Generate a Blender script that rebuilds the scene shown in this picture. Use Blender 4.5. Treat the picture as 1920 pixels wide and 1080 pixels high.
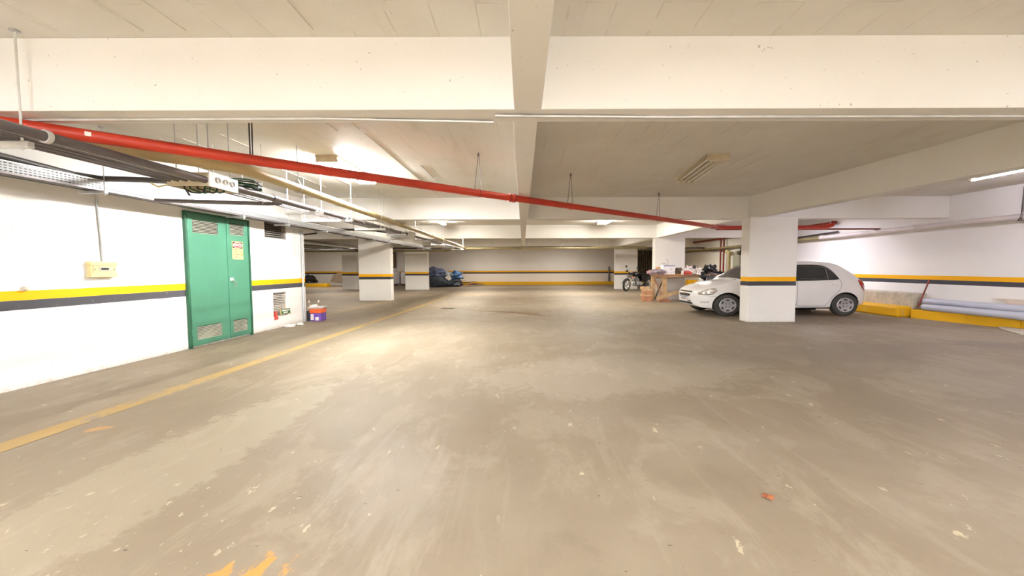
import bpy, bmesh, math, random
from mathutils import Vector, Matrix, noise
random.seed(7)
S = bpy.context.scene
for o in list(bpy.data.objects): bpy.data.objects.remove(o)
COL = S.collection
PI = math.pi

# ------------------------------------------------------------------ camera, world, exposure
cam_d = bpy.data.cameras.new('camera'); cam = bpy.data.objects.new('camera', cam_d); COL.objects.link(cam)
cam_d.sensor_width = 36.0; cam_d.lens = 13.5; cam_d.shift_x = -21/1920; cam_d.clip_start = 0.02
pitch = math.atan(38/720); roll = math.radians(0.2)
f = Vector((0, math.cos(pitch), -math.sin(pitch))); r0 = Vector((1, 0, 0)); u0 = r0.cross(f)
r_ = r0*math.cos(roll) - u0*math.sin(roll); u_ = u0*math.cos(roll) + r0*math.sin(roll)
cam.matrix_world = Matrix(((r_.x, u_.x, -f.x, 0), (r_.y, u_.y, -f.y, 0), (r_.z, u_.z, -f.z, 1.25), (0, 0, 0, 1)))
S.camera = cam
S.cycles.max_bounces = 7; S.cycles.diffuse_bounces = 6; S.cycles.glossy_bounces = 3; S.cycles.transmission_bounces = 4; S.cycles.use_light_tree = False
S.cycles.use_adaptive_sampling = True; S.cycles.adaptive_threshold = 0.025
S.cycles.caustics_reflective = False; S.cycles.caustics_refractive = False
w = bpy.data.worlds.new('world'); S.world = w; w.use_nodes = True
w.node_tree.nodes['Background'].inputs[0].default_value = (.9, .92, 1, 1)
w.node_tree.nodes['Background'].inputs[1].default_value = 0.15
S.view_settings.view_transform = 'Standard'; S.view_settings.look = 'None'
S.view_settings.exposure = 1.0; S.view_settings.gamma = 1.0; S.view_settings.use_curve_mapping = False
TUBE_MAIN, TUBE_COOL, TUBE_FAR = 125.0, 125.0, 165.0      # strength of the fluorescent tubes

# ------------------------------------------------------------------ materials
def srgb(r, g, b):
    def c(v):
        v /= 255.0
        return v/12.92 if v <= .04045 else ((v+.055)/1.055)**2.4
    return (c(r), c(g), c(b), 1)

class NT:
    def __init__(s, name):
        s.m = bpy.data.materials.new(name); s.m.use_nodes = True; s.t = s.m.node_tree
        s.b = s.t.nodes['Principled BSDF']
    def n(s, k, **kw):
        x = s.t.nodes.new(k)
        for a, v in kw.items(): setattr(x, a, v)
        return x
    def set(s, sock, v):
        if hasattr(v, 'is_output'): s.t.links.new(v, sock)
        else: sock.default_value = v
    def math(s, op, a, b=0.0, clamp=False):
        x = s.n('ShaderNodeMath', operation=op, use_clamp=clamp); s.set(x.inputs[0], a); s.set(x.inputs[1], b); return x.outputs[0]
    def mix(s, fac, a, b):
        x = s.n('ShaderNodeMix', data_type='RGBA'); s.set(x.inputs[0], fac); s.set(x.inputs[6], a); s.set(x.inputs[7], b); return x.outputs[2]
    def pos(s):
        return s.n('ShaderNodeNewGeometry').outputs['Position']
    def xyz(s, v):
        x = s.n('ShaderNodeSeparateXYZ'); s.set(x.inputs[0], v); return x.outputs
    def mapv(s, v, loc=(0,0,0), rot=(0,0,0), scale=(1,1,1), kind='POINT'):
        x = s.n('ShaderNodeMapping', vector_type=kind); s.set(x.inputs[0], v)
        x.inputs[1].default_value = loc; x.inputs[2].default_value = rot; x.inputs[3].default_value = scale; return x.outputs[0]
    def noise(s, v, scale, detail=4, rough=.55, dist=0.0):
        x = s.n('ShaderNodeTexNoise'); s.set(x.inputs['Vector'], v); x.inputs['Scale'].default_value = scale
        x.inputs['Detail'].default_value = detail; x.inputs['Roughness'].default_value = rough; x.inputs['Distortion'].default_value = dist
        return x.outputs[0]
    def ramp(s, v, lo, hi):
        x = s.n('ShaderNodeMapRange', interpolation_type='SMOOTHSTEP'); s.set(x.inputs[0], v)
        x.inputs[1].default_value = lo; x.inputs[2].default_value = hi; return x.outputs[0]
    def bump(s, h, strength=.3, dist=.01):
        x = s.n('ShaderNodeBump'); x.inputs['Strength'].default_value = strength; x.inputs['Distance'].default_value = dist
        s.set(x.inputs['Height'], h); s.t.links.new(x.outputs[0], s.b.inputs['Normal'])
    def out(s, col=None, rough=None, metal=None):
        if col is not None: s.set(s.b.inputs['Base Color'], col)
        if rough is not None: s.set(s.b.inputs['Roughness'], rough)
        if metal is not None: s.set(s.b.inputs['Metallic'], metal)
        return s.m

def simple(name, col, rough=.5, metal=0.0, var=.12, scale=8.0, bump=0.0, coat=0.0):
    q = NT(name); p = q.n('ShaderNodeTexCoord').outputs['Object']
    nz = q.noise(p, scale, 5)
    dark = tuple(c*(1-var) for c in col[:3]) + (1,)
    lite = tuple(min(1, c*(1+var)) for c in col[:3]) + (1,)
    q.out(q.mix(q.ramp(nz, .3, .7), dark, lite), q.math('ADD', rough-.05, q.math('MULTIPLY', nz, .1)), metal)
    if bump: q.bump(q.noise(p, scale*5, 4), .4, bump)
    if coat: q.b.inputs['Coat Weight'].default_value = coat; q.b.inputs['Coat Roughness'].default_value = .08
    return q.m

def emissive(name, col, st):
    q = NT(name); q.out(col, .5); q.b.inputs['Emission Color'].default_value = col; q.b.inputs['Emission Strength'].default_value = st
    return q.m

WHITE = (.81, .797, .772, 1); YEL = srgb(240, 176, 0); DRK = srgb(66, 66, 72)
def paint(name, stripes=True, base=WHITE, dirt=.25, curb=False):
    q = NT(name); p = q.pos(); o = q.xyz(p); z = o[2]
    n1 = q.noise(p, 1.3, 5, .6); n2 = q.noise(p, 22, 3)
    c = q.mix(q.math('MULTIPLY', q.ramp(n1, .45, .75), dirt), base, (base[0]*.86, base[1]*.84, base[2]*.79, 1))
    spk = q.ramp(q.noise(p, 34, 2, .5), .735, .76)
    c = q.mix(q.math('MULTIPLY', spk, .55), c, (.22, .2, .18, 1))
    low = q.math('MULTIPLY', q.ramp(z, .07, .0), q.ramp(q.noise(p, 16, 5, .7), .48, .62))
    c = q.mix(q.math('MULTIPLY', low, .45), c, srgb(176, 154, 120))
    if stripes:
        zz = q.math('ADD', z, q.math('MULTIPLY', q.math('SUBTRACT', q.noise(p, 3, 2), .5), .012))
        def band(lo, hi): return q.math('MULTIPLY', q.ramp(zz, lo-.002, lo+.002), q.ramp(zz, hi+.002, hi-.002))
        wear = q.ramp(q.noise(p, 45, 3, .7), .74, .70)
        c = q.mix(band(.925, 1.025), c, YEL)
        c = q.mix(q.math('MULTIPLY', band(.825, .925), wear), c, DRK)
    q.out(c, .62); q.b.inputs['Specular IOR Level'].default_value = .3
    q.bump(q.math('ADD', q.math('MULTIPLY', q.noise(p, 3.5, 5, .6), 1.0), q.math('MULTIPLY', n2, .25)), .35, .012)
    return q.m
M_wall = paint('painted wall with safety stripes')
M_beam = paint('painted beam', False)
M_plain = paint('plain plaster', False, (.66, .62, .55, 1), .5)

def ceiling_mat():
    q = NT('board marked concrete ceiling'); p = q.pos(); o = q.xyz(p)
    n1 = q.noise(p, .9, 5, .6)
    st = q.noise(q.mapv(p, scale=(2.2, .35, 1)), 2.0, 5, .6)
    c = q.mix(q.ramp(n1, .35, .7), (.74, .72, .67, 1), (.68, .655, .60, 1))
    c = q.mix(q.math('MULTIPLY', q.ramp(st, .6, .72), .35), c, (.56, .50, .40, 1))
    br = q.n('ShaderNodeTexBrick', offset=.37)
    q.set(br.inputs['Vector'], q.mapv(p, rot=(0, 0, PI/2)))
    br.inputs['Scale'].default_value = 1.0; br.inputs['Brick Width'].default_value = 2.44; br.inputs['Row Height'].default_value = .29
    br.inputs['Mortar Size'].default_value = .006; br.inputs['Mortar Smooth'].default_value = .4
    line = q.math('MULTIPLY', br.outputs['Fac'], q.ramp(q.noise(p, 2.7, 4, .7), .44, .56))
    c = q.mix(q.math('MULTIPLY', line, .16), c, (.46, .40, .32, 1))
    q.out(c, .7); q.b.inputs['Specular IOR Level'].default_value = .2
    q.bump(q.math('ADD', q.math('MULTIPLY', line, .7), q.math('MULTIPLY', q.noise(p, 2.2, 6, .65), .8)), .5, .02)
    return q.m
M_ceil = ceiling_mat()

def ell(q, p, cx, cy, rx, ry, ang, nz, edge=.25, amp=.9):
    v = q.mapv(p, loc=(cx, cy, 0), rot=(0, 0, ang), scale=(rx, ry, 1), kind='TEXTURE')
    o = q.xyz(v)
    d = q.math('SQRT', q.math('ADD', q.math('MULTIPLY', o[0], o[0]), q.math('MULTIPLY', o[1], o[1])))
    d = q.math('ADD', d, q.math('MULTIPLY', q.math('SUBTRACT', nz, .5), amp))
    return q.ramp(d, 1.0+edge, 1.0-edge)

def floor_mat(line=False):
    q = NT('worn concrete floor' if not line else 'worn yellow floor paint'); p = q.pos()
    big = q.noise(p, .38, 4, .62, .3); mid = q.noise(q.mapv(p, rot=(0, 0, -.35), scale=(1, .6, 1)), 1.9, 6, .68, .5); fine = q.noise(p, 11, 5, .72)
    swirl = q.noise(q.mapv(p, rot=(0, 0, .6), scale=(3.4, .5, 1)), 1.5, 5, .7, .8)
    c = q.mix(q.ramp(big, .38, .62), (.262, .218, .162, 1), (.315, .272, .215, 1))
    c = q.mix(q.math('MULTIPLY', q.ramp(mid, .50, .60), .36), c, (.42, .375, .305, 1))
    c = q.mix(q.math('MULTIPLY', q.ramp(mid, .44, .32), .35), c, (.205, .17, .125, 1))
    c = q.mix(q.math('MULTIPLY', q.ramp(swirl, .55, .68), .22), c, (.44, .40, .335, 1))
    c = q.mix(q.math('MULTIPLY', q.ramp(fine, .58, .72), .35), c, (.22, .175, .125, 1))
    nz = q.math('ADD', q.math('MULTIPLY', mid, .6), q.math('MULTIPLY', fine, .4))
    # long pale worn band beside the yellow line, a scraped whitish patch with its sheen painted in, damp and pale areas
    c = q.mix(q.math('MULTIPLY', ell(q, p, -2.25, 2.35, .36, 1.75, -.05, nz, .08, 2.6), .30), c, (.52, .49, .39, 1))
    c = q.mix(q.math('MULTIPLY', ell(q, p, -.80, 2.30, .30, .62, .35, swirl, .5, 3.6), .22), c, (.56, .54, .52, 1))
    c = q.mix(q.math('MULTIPLY', ell(q, p, 1.2, 4.6, 1.7, .8, .25, nz, .2, 2.6), .32), c, (.53, .49, .42, 1))
    c = q.mix(q.math('MULTIPLY', ell(q, p, 4.4, 5.6, 2.9, .6, .1, nz, .3, 2.6), .40), c, (.22, .19, .155, 1))
    c = q.mix(q.math('MULTIPLY', ell(q, p, 8.0, 5.9, 1.3, .35, -.3, nz, .4, 2.6), .5), c, (.16, .14, .13, 1))
    chipn = q.noise(q.mapv(p, rot=(0, 0, -.6), scale=(1, .5, 1)), 10, 4, .62)
    chips = q.math('MULTIPLY', q.ramp(chipn, .665, .68), q.ramp(mid, .47, .54))
    c = q.mix(q.math('MULTIPLY', chips, .75), c, (.64, .56, .42, 1))
    spots = q.math('MULTIPLY', q.ramp(chipn, .36, .30), q.ramp(big, .50, .58))
    c = q.mix(q.math('MULTIPLY', spots, .55), c, (.56, .53, .48, 1))
    c = q.mix(q.math('MULTIPLY', ell(q, p, -1.17, 1.46, .16, .09, .3, chipn, .2, 5.0), .9), c, (.62, .31, .06, 1))
    c = q.mix(q.math('MULTIPLY', ell(q, p, -3.35, 2.95, .1, .05, .3, chipn, .3, 4.0), .5), c, (.75, .4, .1, 1))
    c = q.mix(q.math('MULTIPLY', q.math('MULTIPLY', q.ramp(q.noise(q.mapv(p, rot=(0, 0, -.6), scale=(1, .6, 1)), 22, 4, .6), .65, .67), ell(q, p, -1.9, 1.8, .9, .5, 0, mid, .4, 1.6)), .6), c, (.66, .60, .46, 1))
    c = q.mix(q.math('MULTIPLY', q.math('MULTIPLY', q.ramp(q.noise(q.mapv(p, scale=(1, 2, 1)), 16, 2, .5), .74, .76), 1.0), .8), c, (.10, .08, .06, 1))
    if line:
        wear = q.ramp(nz, .62, .50)
        c = q.mix(q.math('MULTIPLY', wear, line), c, (.56, .385, .12, 1))
    mul = q.n('ShaderNodeMix', data_type='RGBA', blend_type='MULTIPLY'); mul.inputs[0].default_value = 1; q.set(mul.inputs[6], c); mul.inputs[7].default_value = (.85, .815, .77, 1); c = mul.outputs[2]
    q.out(c, q.math('ADD', .47, q.math('MULTIPLY', mid, .3)))
    q.b.inputs['Specular IOR Level'].default_value = .32
    q.bump(q.math('ADD', mid, q.math('MULTIPLY', fine, .3)), .3, .016)
    return q.m
M_floor = floor_mat(); M_line = floor_mat(.68); M_linef = floor_mat(.4)

def curb_mat():
    q = NT('worn yellow kerb paint'); p = q.pos()
    n = q.noise(p, 3.5, 6, .7)
    c = q.mix(q.ramp(n, .60, .72), srgb(222, 170, 8), srgb(190, 172, 130))
    q.out(c, .6); q.bump(q.noise(p, 12, 5), .4, .01); return q.m
M_curb = curb_mat()
M_conc = simple('bare grey concrete', srgb(186, 180, 164), .8, var=.15, bump=.006)
M_steel = simple('galvanised steel', srgb(186, 188, 190), .42, .55, .12, 6)
M_steelw = simple('pale galvanised steel', srgb(214, 214, 212), .45, .35, .08, 6)
M_tray = simple('perforated tray steel', srgb(150, 152, 154), .5, .3, .1, 6)
M_gpipe = simple('grey conduit', srgb(102, 96, 96), .38, .35, .15, 3)
M_dpipe = simple('dark conduit', srgb(70, 66, 66), .5, .1, .2, 3)
M_beige = simple('beige drain pipe', srgb(182, 166, 122), .45, 0, .08, 3)
M_red = simple('red fire pipe paint', srgb(184, 52, 30), .42, 0, .1, 2.5)
M_redd = simple('dark red pipe paint', srgb(120, 40, 30), .55, 0, .15, 4)
M_green = simple('green enamel door', srgb(68, 122, 100), .40, 0, .10, 1.2)
M_greend = simple('dark green edge', srgb(28, 84, 60), .5, 0, .2, 3)
M_slat = simple('bare metal louvre slat', srgb(186, 182, 164), .5, .3, .15, 4)
M_black = simple('black rubber', (.018, .018, .018, 1), .7, 0, .3, 10)
M_tyre = simple('tyre rubber', (.045, .045, .042, 1), .75, 0, .25, 14)
M_dark = simple('dark void', (.02, .018, .015, 1), .9, 0, .2)
M_car = simple('white car paint', (.83, .82, .82, 1), .22, 0, .01, 2, coat=.6)
M_rim = simple('silver wheel cover', srgb(188, 188, 194), .35, .5, .05)
M_chrome = simple('chrome', (.75, .75, .76, 1), .15, 1.0, .03)
M_plastic = simple('beige plastic', srgb(206, 190, 138), .45, 0, .05)
M_wood = simple('pale timber', srgb(192, 160, 120), .65, 0, .22, 6, .004)
M_woodr = simple('reddish timber', srgb(172, 122, 92), .65, 0, .2, 6, .004)
M_woodd = simple('dark timber', srgb(92, 74, 54), .75, 0, .3, 9, .004)
M_card = simple('brown cardboard', srgb(190, 146, 98), .8, 0, .08)
M_wbox = simple('white carton', srgb(236, 234, 236), .6, 0, .03)
M_blue = simple('blue print', srgb(52, 62, 140), .6, 0, .1)
M_purple = simple('purple print', srgb(110, 74, 170), .55, 0, .35, 14)
M_orange = simple('orange print', srgb(238, 98, 40), .55, 0, .25, 14)
M_bagb = simple('black plastic bag', (.012, .012, .013, 1), .25, 0, .3, 6)
M_bagw = simple('white plastic bag', srgb(232, 226, 222), .4, 0, .06, 6)
M_grey = simple('grey tarp', srgb(132, 122, 132), .7, 0, .3, 12, .01)
M_bluetarp = simple('slate blue tarp', srgb(96, 106, 138), .6, 0, .25, 5, .01)
M_darktarp = simple('dark grey tarp', srgb(58, 66, 78), .65, 0, .3, 5, .01)
M_redp = simple('red plastic', srgb(190, 70, 56), .5, 0, .15)
M_wpipe = simple('painted white pipe', srgb(214, 206, 204), .5, 0, .05, 3)
M_olive = simple('underlit beige pipe', srgb(150, 138, 98), .6, 0, .15, 3)  # beige darkened in colour to stand in for weak light on far runs
M_bboard = simple('greyish board', srgb(202, 188, 174), .6, 0, .08)
M_pvc = simple('grey pvc pipe', srgb(184, 188, 202), .38, 0, .05, 2)
M_ebox = simple('grey enclosure', srgb(168, 168, 152), .5, .1, .08)
M_fixt = simple('fixture enamel', srgb(196, 184, 156), .5, 0, .08)
M_offtube = simple('unlit tube glass', srgb(222, 220, 210), .2, 0, .03)
M_corr = simple('corrugated brown sheet', srgb(98, 88, 72), .7, 0, .3, 2, .004)
M_redl = simple('tail lamp red', (.35, .01, .01, 1), .12, 0, .1, coat=.8)
M_leaf = simple('dry leaf', srgb(140, 84, 52), .7, 0, .25, 30)
M_sigb = simple('sign cream', srgb(228, 200, 128), .5, 0, .08, 20)
M_sigd = simple('sign dark print', srgb(60, 40, 30), .5, 0, .1)
M_sigr = simple('sign red', srgb(214, 40, 40), .5, 0, .1)
M_sigw = simple('sign white', srgb(245, 240, 235), .5, 0, .02)
M_exit = simple('exit sign green', srgb(44, 96, 56), .4, 0, .1)
M_tank = simple('white tank enamel', srgb(232, 230, 236), .35, 0, .03)
def glass_mat(name, col, rough=.04):
    q = NT(name); q.out(col, rough); q.b.inputs['Transmission Weight'].default_value = .55; q.b.inputs['IOR'].default_value = 1.45
    q.b.inputs['Coat Weight'].default_value = .5; return q.m
M_glass = glass_mat('tinted car glass', (.05, .055, .055, 1))
M_lens = simple('headlamp lens', srgb(168, 160, 156), .12, .4, .25, 9, coat=1)
M_lit = emissive('lit fluorescent tube', (1.0, .985, .965, 1), TUBE_MAIN*1.9)
M_lit2 = emissive('lit fluorescent tube near', (.965, .98, 1.0, 1), TUBE_MAIN*2.3)
M_litf = emissive('lit far tube', (1.0, .93, .82, 1), TUBE_FAR)
M_litc = emissive('lit cool tube', (.90, .84, 1.0, 1), TUBE_COOL)

# ------------------------------------------------------------------ mesh helpers
class MB:
    def __init__(s): s.v = []; s.f = []; s.mi = []; s.cur = 0
    def add(s, vs, fs, M=None):
        b = len(s.v)
        s.v += [tuple(M @ Vector(v)) if M is not None else tuple(v) for v in vs]
        s.f += [tuple(i+b for i in f) for f in fs]; s.mi += [s.cur]*len(fs); return s
    def box(s, x0, x1, y0, y1, z0, z1, M=None):
        vs = [(x, y, z) for z in (z0, z1) for y in (y0, y1) for x in (x0, x1)]
        return s.add(vs, [(0, 2, 3, 1), (4, 5, 7, 6), (0, 1, 5, 4), (2, 6, 7, 3), (0, 4, 6, 2), (1, 3, 7, 5)], M)
    def bar(s, a, b, wd, ht):
        a, b = Vector(a), Vector(b); d = (b-a); L = d.length; d.normalize()
        up = Vector((0, 0, 1)) if abs(d.z) < .95 else Vector((0, 1, 0))
        x = d.cross(up).normalized(); z = x.cross(d)
        M = Matrix(((x.x, d.x, z.x, a.x), (x.y, d.y, z.y, a.y), (x.z, d.z, z.z, a.z), (0, 0, 0, 1)))
        return s.box(-wd/2, wd/2, 0, L, -ht/2, ht/2, M)
    def tube(s, pts, r, n=10, caps=True):
        pts = [Vector(p) for p in pts]; rs = r if isinstance(r, (list, tuple)) else [r]*len(pts)
        vs = []; fs = []; ref = None
        for i, p in enumerate(pts):
            t = (pts[min(i+1, len(pts)-1)] - pts[max(i-1, 0)]).normalized()
            if ref is None:
                ref = t.cross(Vector((0, 0, 1)) if abs(t.z) < .9 else Vector((0, 1, 0))).normalized()
            ref = (ref - t*ref.dot(t)).normalized(); b = t.cross(ref)
            k = 1.0
            if 0 < i < len(pts)-1:
                a0 = (pts[i]-pts[i-1]).normalized(); c = max(.4, a0.dot(t)); k = 1/c
            for j in range(n):
                a = 2*PI*j/n; vs.append(p + (ref*math.cos(a) + b*math.sin(a))*rs[i])
        for i in range(len(pts)-1):
            for j in range(n):
                k2 = (j+1) % n; fs.append((i*n+j, i*n+k2, (i+1)*n+k2, (i+1)*n+j))
        if caps: fs.append(tuple(reversed(range(n)))); fs.append(tuple(range((len(pts)-1)*n, len(pts)*n)))
        return s.add(vs, fs)
    def lathe(s, prof, n=24, M=None, closed=False):
        vs = [(r*math.cos(2*PI*j/n), r*math.sin(2*PI*j/n), z) for r, z in prof for j in range(n)]
        fs = [(i*n+j, i*n+(j+1) % n, (i+1)*n+(j+1) % n, (i+1)*n+j) for i in range(len(prof)-1) for j in range(n)]
        if closed: fs += [((len(prof)-1)*n+j, (len(prof)-1)*n+(j+1) % n, (j+1) % n, j) for j in range(n)]
        else: fs += [tuple(reversed(range(n))), tuple(range((len(prof)-1)*n, len(prof)*n))]
        return s.add(vs, fs, M)
    def prism(s, poly, d0, d1, M=None):      # polygon in local XY, extruded along Z
        n = len(poly); vs = [(x, y, d0) for x, y in poly] + [(x, y, d1) for x, y in poly]
        fs = [tuple(reversed(range(n))), tuple(range(n, 2*n))] + [(i, (i+1) % n, n+(i+1) % n, n+i) for i in range(n)]
        return s.add(vs, fs, M)
    def blob(s, c, R, seed=0, amp=.25, freq=2.2, nu=22, nv=14, flat=True):
        vs = []; fs = []
        for i in range(nv+1):
            th = PI*i/nv
            for j in range(nu):
                ph = 2*PI*j/nu; d = Vector((math.sin(th)*math.cos(ph), math.sin(th)*math.sin(ph), math.cos(th)))
                k = 1 + amp*(noise.noise(d*freq + Vector((seed*3.1, seed, 0)))*1.4 + .5*abs(noise.noise(d*freq*3 + Vector((seed, 0, seed)))))
                z = c[2] + d.z*R[2]*k
                if flat: z = max(z, c[2]-R[2]*.55)
                vs.append((c[0]+d.x*R[0]*k, c[1]+d.y*R[1]*k, z))
        for i in range(nv):
            for j in range(nu): fs.append((i*nu+j, (i+1)*nu+j, (i+1)*nu+(j+1) % nu, i*nu+(j+1) % nu))
        return s.add(vs, fs)
    def grid(s, rows):
        n = len(rows[0]); vs = [p for r in rows for p in r]
        fs = [(i*n+j, i*n+j+1, (i+1)*n+j+1, (i+1)*n+j) for i in range(len(rows)-1) for j in range(n-1)]
        return s.add(vs, fs)
    def build(s, name, mat, parent=None, smooth=False, bevel=0.0, origin=None, xf=None, solid=0.0, fixn=True):
        vs = [xf(*v) for v in s.v] if xf else s.v
        off = Vector((0, 0, 0))
        if parent is None:
            if origin is None:
                xs = [v[0] for v in vs]; ys = [v[1] for v in vs]; zs = [v[2] for v in vs]
                off = Vector(((min(xs)+max(xs))/2, (min(ys)+max(ys))/2, min(zs)))
            else: off = Vector(origin)
        else: off = Vector(parent.get('_o', (0, 0, 0)))
        me = bpy.data.meshes.new(name)
        me.from_pydata([tuple(Vector(v)-off) for v in vs], [], s.f)
        for m in (mat if isinstance(mat, (list, tuple)) else [mat]): me.materials.append(m)
        if any(s.mi):
            for p, i in zip(me.polygons, s.mi): p.material_index = i
        if fixn:
            bm = bmesh.new(); bm.from_mesh(me); bmesh.ops.recalc_face_normals(bm, faces=bm.faces); bm.to_mesh(me); bm.free()
        if smooth:
            for p in me.polygons: p.use_smooth = True
            try: me.set_sharp_from_angle(angle=math.radians(38))
            except Exception: pass
        o = bpy.data.objects.new(name, me); COL.objects.link(o)
        if parent is None: o.location = off; o['_o'] = tuple(off)
        else: o.parent = parent; o['_o'] = tuple(off)
        if solid:
            md = o.modifiers.new('s', 'SOLIDIFY'); md.thickness = solid; md.offset = 0
        if bevel:
            md = o.modifiers.new('b', 'BEVEL'); md.width = bevel; md.segments = 2; md.limit_method = 'ANGLE'
        return o

def tag(o, label=None, cat=None, group=None, kind=None):
    if label: o['label'] = label
    if cat: o['category'] = cat
    if group: o['group'] = group
    if kind: o['kind'] = kind
    return o
def thing(name, label, cat, loc=(0, 0, 0), rz=0, group=None, kind=None):
    o = bpy.data.objects.new(name, None); COL.objects.link(o); o.location = loc; o.rotation_euler = (0, 0, rz); o.empty_display_size = .1
    o['_o'] = tuple(loc)
    return tag(o, label, cat, group, kind)
def local(o): o['_o'] = (0, 0, 0); return o          # children of o are given in o's own coordinates
def struct(o, label=None): return tag(o, label, kind='structure')

CE, BB = 2.87, 2.37        # slab and beam-bottom heights
# ------------------------------------------------------------------ room shell
struct(MB().add([(-16, -9.5, 0), (9.85, -9.5, 0), (9.85, 28.5, 0), (-16, 28.5, 0)], [(0, 1, 2, 3)]).build('floor', M_floor, fixn=False), 'worn beige concrete car park floor')
ceil = struct(MB().box(-16.2, 10.1, -9.7, 28.7, CE, CE+.12).build('ceiling', M_ceil), 'white painted board-marked concrete ceiling')
struct(MB().box(9.85, 10.05, -9.5, 28.7, 0, CE).build('wall_right', M_wall), 'long white side wall with yellow and black stripe')
struct(MB().box(-16.2, 10.05, 28.5, 28.7, 0, CE).build('wall_back', M_wall), 'far white wall with yellow and black stripe')
struct(MB().box(-16.2, 10.05, -9.7, -9.5, 0, CE).build('wall_front', M_beam))
struct(MB().box(-16.2, -16.0, -9.5, 28.5, 0, CE).build('wall_far_left', M_wall), 'distant side wall at the end of the left aisle')
# left wall block (plant room) - face drifts slightly, ends at Y = 9
def lx(y): return -5.284 + (y-3.815)*.0305
wl = MB()
Y0, Y1 = -9.5, 9.02
# wall face with a hole for two louvred openings: built as strips
openings = [(7.72, 8.42, 1.875, 2.20), (7.90, 8.36, .25, .75)]
ys = sorted({Y0, Y1, 7.72, 8.42, 7.90, 8.36}); zs = sorted({0, CE, 1.875, 2.20, .25, .75})
for i in range(len(ys)-1):
    for j in range(len(zs)-1):
        ym, zm = (ys[i]+ys[i+1])/2, (zs[j]+zs[j+1])/2
        if any(a < ym < b and c < zm < d for a, b, c, d in openings): continue
        wl.add([(lx(ys[i]), ys[i], zs[j]), (lx(ys[i+1]), ys[i+1], zs[j]), (lx(ys[i+1]), ys[i+1], zs[j+1]), (lx(ys[i]), ys[i], zs[j+1])], [(0, 1, 2, 3)])
for a, b, c, d in openings:
    fa, fb = lx(a), lx(b); dd = .14
    wl.add([(fa, a, c), (fb, b, c), (fb, b, d), (fa, a, d), (fa-dd, a, c), (fb-dd, b, c), (fb-dd, b, d), (fa-dd, a, d)],
           [(0, 1, 5, 4), (1, 2, 6, 5), (2, 3, 7, 6), (3, 0, 4, 7)])
wl.add([(lx(Y1), Y1, 0), (-8.0, Y1, 0), (-8.0, Y1, CE), (lx(Y1), Y1, CE)], [(0, 1, 2, 3)])
wl.add([(-8.0, Y0, 0), (-8.0, Y1, 0), (-8.0, Y1, CE), (-8.0, Y0, CE)], [(0, 1, 2, 3)])
wall_left = struct(wl.build('wall_left', M_wall, origin=(0, 0, 0), fixn=False), 'white wall with yellow and black stripe beside the green doors')

# beams
bi = 0
def beam(name, x0, x1, y0, y1, zb=BB, m=M_beam, skew=0):
    mb = MB()
    vs = [(x0, y0, zb), (x1, y0, zb), (x1+skew, y1, zb), (x0+skew, y1, zb), (x0, y0, CE), (x1, y0, CE), (x1+skew, y1, CE), (x0+skew, y1, CE)]
    mb.add(vs, [(0, 1, 2, 3), (4, 5, 6, 7), (0, 1, 5, 4), (1, 2, 6, 5), (2, 3, 7, 6), (3, 0, 4, 7)])
    return struct(mb.build(name, m, bevel=.004))
for k, (a, b) in enumerate([(-9.4, -9.16), (2.78, 3.02), (8.95, 9.2), (14.72, 14.97), (22.0, 22.25)]):
    beam('ceiling_beam', -16 if k > 2 else -5.16, 9.85, a, b)
beam('ceiling_beam', -.06, .135, -9.5, 2.80, BB+.001); beam('ceiling_beam', -.075, .115, 3.0, 9.0, BB+.001); beam('ceiling_beam', -.07, .09, 9.18, 14.75, BB+.001)
beam('ceiling_beam', -.07, .09, 14.95, 22.02, BB+.001)
beam('ceiling_beam', 5.72, 5.94, 3.0, 9.0, BB+.002, skew=-.52)
beam('ceiling_beam', 5.82, 6.04, -9.5, 2.80, BB+.002, skew=-.1)
beam('ceiling_beam', 5.08, 5.30, 9.18, 14.75, BB+.002); beam('ceiling_beam', 5.08, 5.30, 14.95, 22.02, BB+.002)
beam('ceiling_beam', -5.45, -5.10, 9.0, 14.75, BB+.002); beam('ceiling_beam', -5.6, -5.3, 14.95, 22.02, BB+.002)

# pillars
def pillar(x0, x1, y0, y1, label):
    return struct(MB().box(x0, x1, y0, y1, 0, BB+.01).build('pillar', M_wall, bevel=.014), label)
pillar(5.075, 6.155, 8.645, 8.98, 'wide white pillar with stripe in front of the white car')
pillar(5.045, 6.20, 14.74, 15.05, 'white pillar with stripe behind the wooden workbench')
pillar(5.29, 6.58, 22.1, 22.4, 'white pillar with stripe behind the black motorcycle')
pillar(-6.30, -5.07, 14.72, 15.02, 'nearest white pillar past the end of the left wall')
pillar(-6.78, -5.47, 22.05, 22.35, 'white pillar between the gas tank and the tarpaulin heap')
pillar(-10.6, -9.76, 22.5, 22.8, 'narrow white pillar far down the left aisle')

# raised seams left by the formwork boards on the slab, joined
sm = MB(); rnd = random.Random(3)
for bay in [(-5.0, -.2, -1.0, 2.7, 13), (-4.9, -.2, 3.1, 8.8, 30), (.3, 5.3, -1.0, 2.7, 10), (.3, 5.2, 3.1, 8.8, 14)]:
    for k in range(bay[4]):
        x = bay[0] + .29*rnd.randrange(0, int((bay[1]-bay[0])/.29)) + .1; y = rnd.uniform(bay[2], bay[3]-.5); L = rnd.uniform(.3, 1.5)
        y2 = min(y+L, bay[3]); wd = rnd.uniform(.003, .008)
        sm.box(x-wd, x+wd, y, y2, CE-rnd.uniform(.004, .010), CE+.002)
tag(sm.build('formwork_seam', M_ceil, ceil), kind='stuff')

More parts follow.
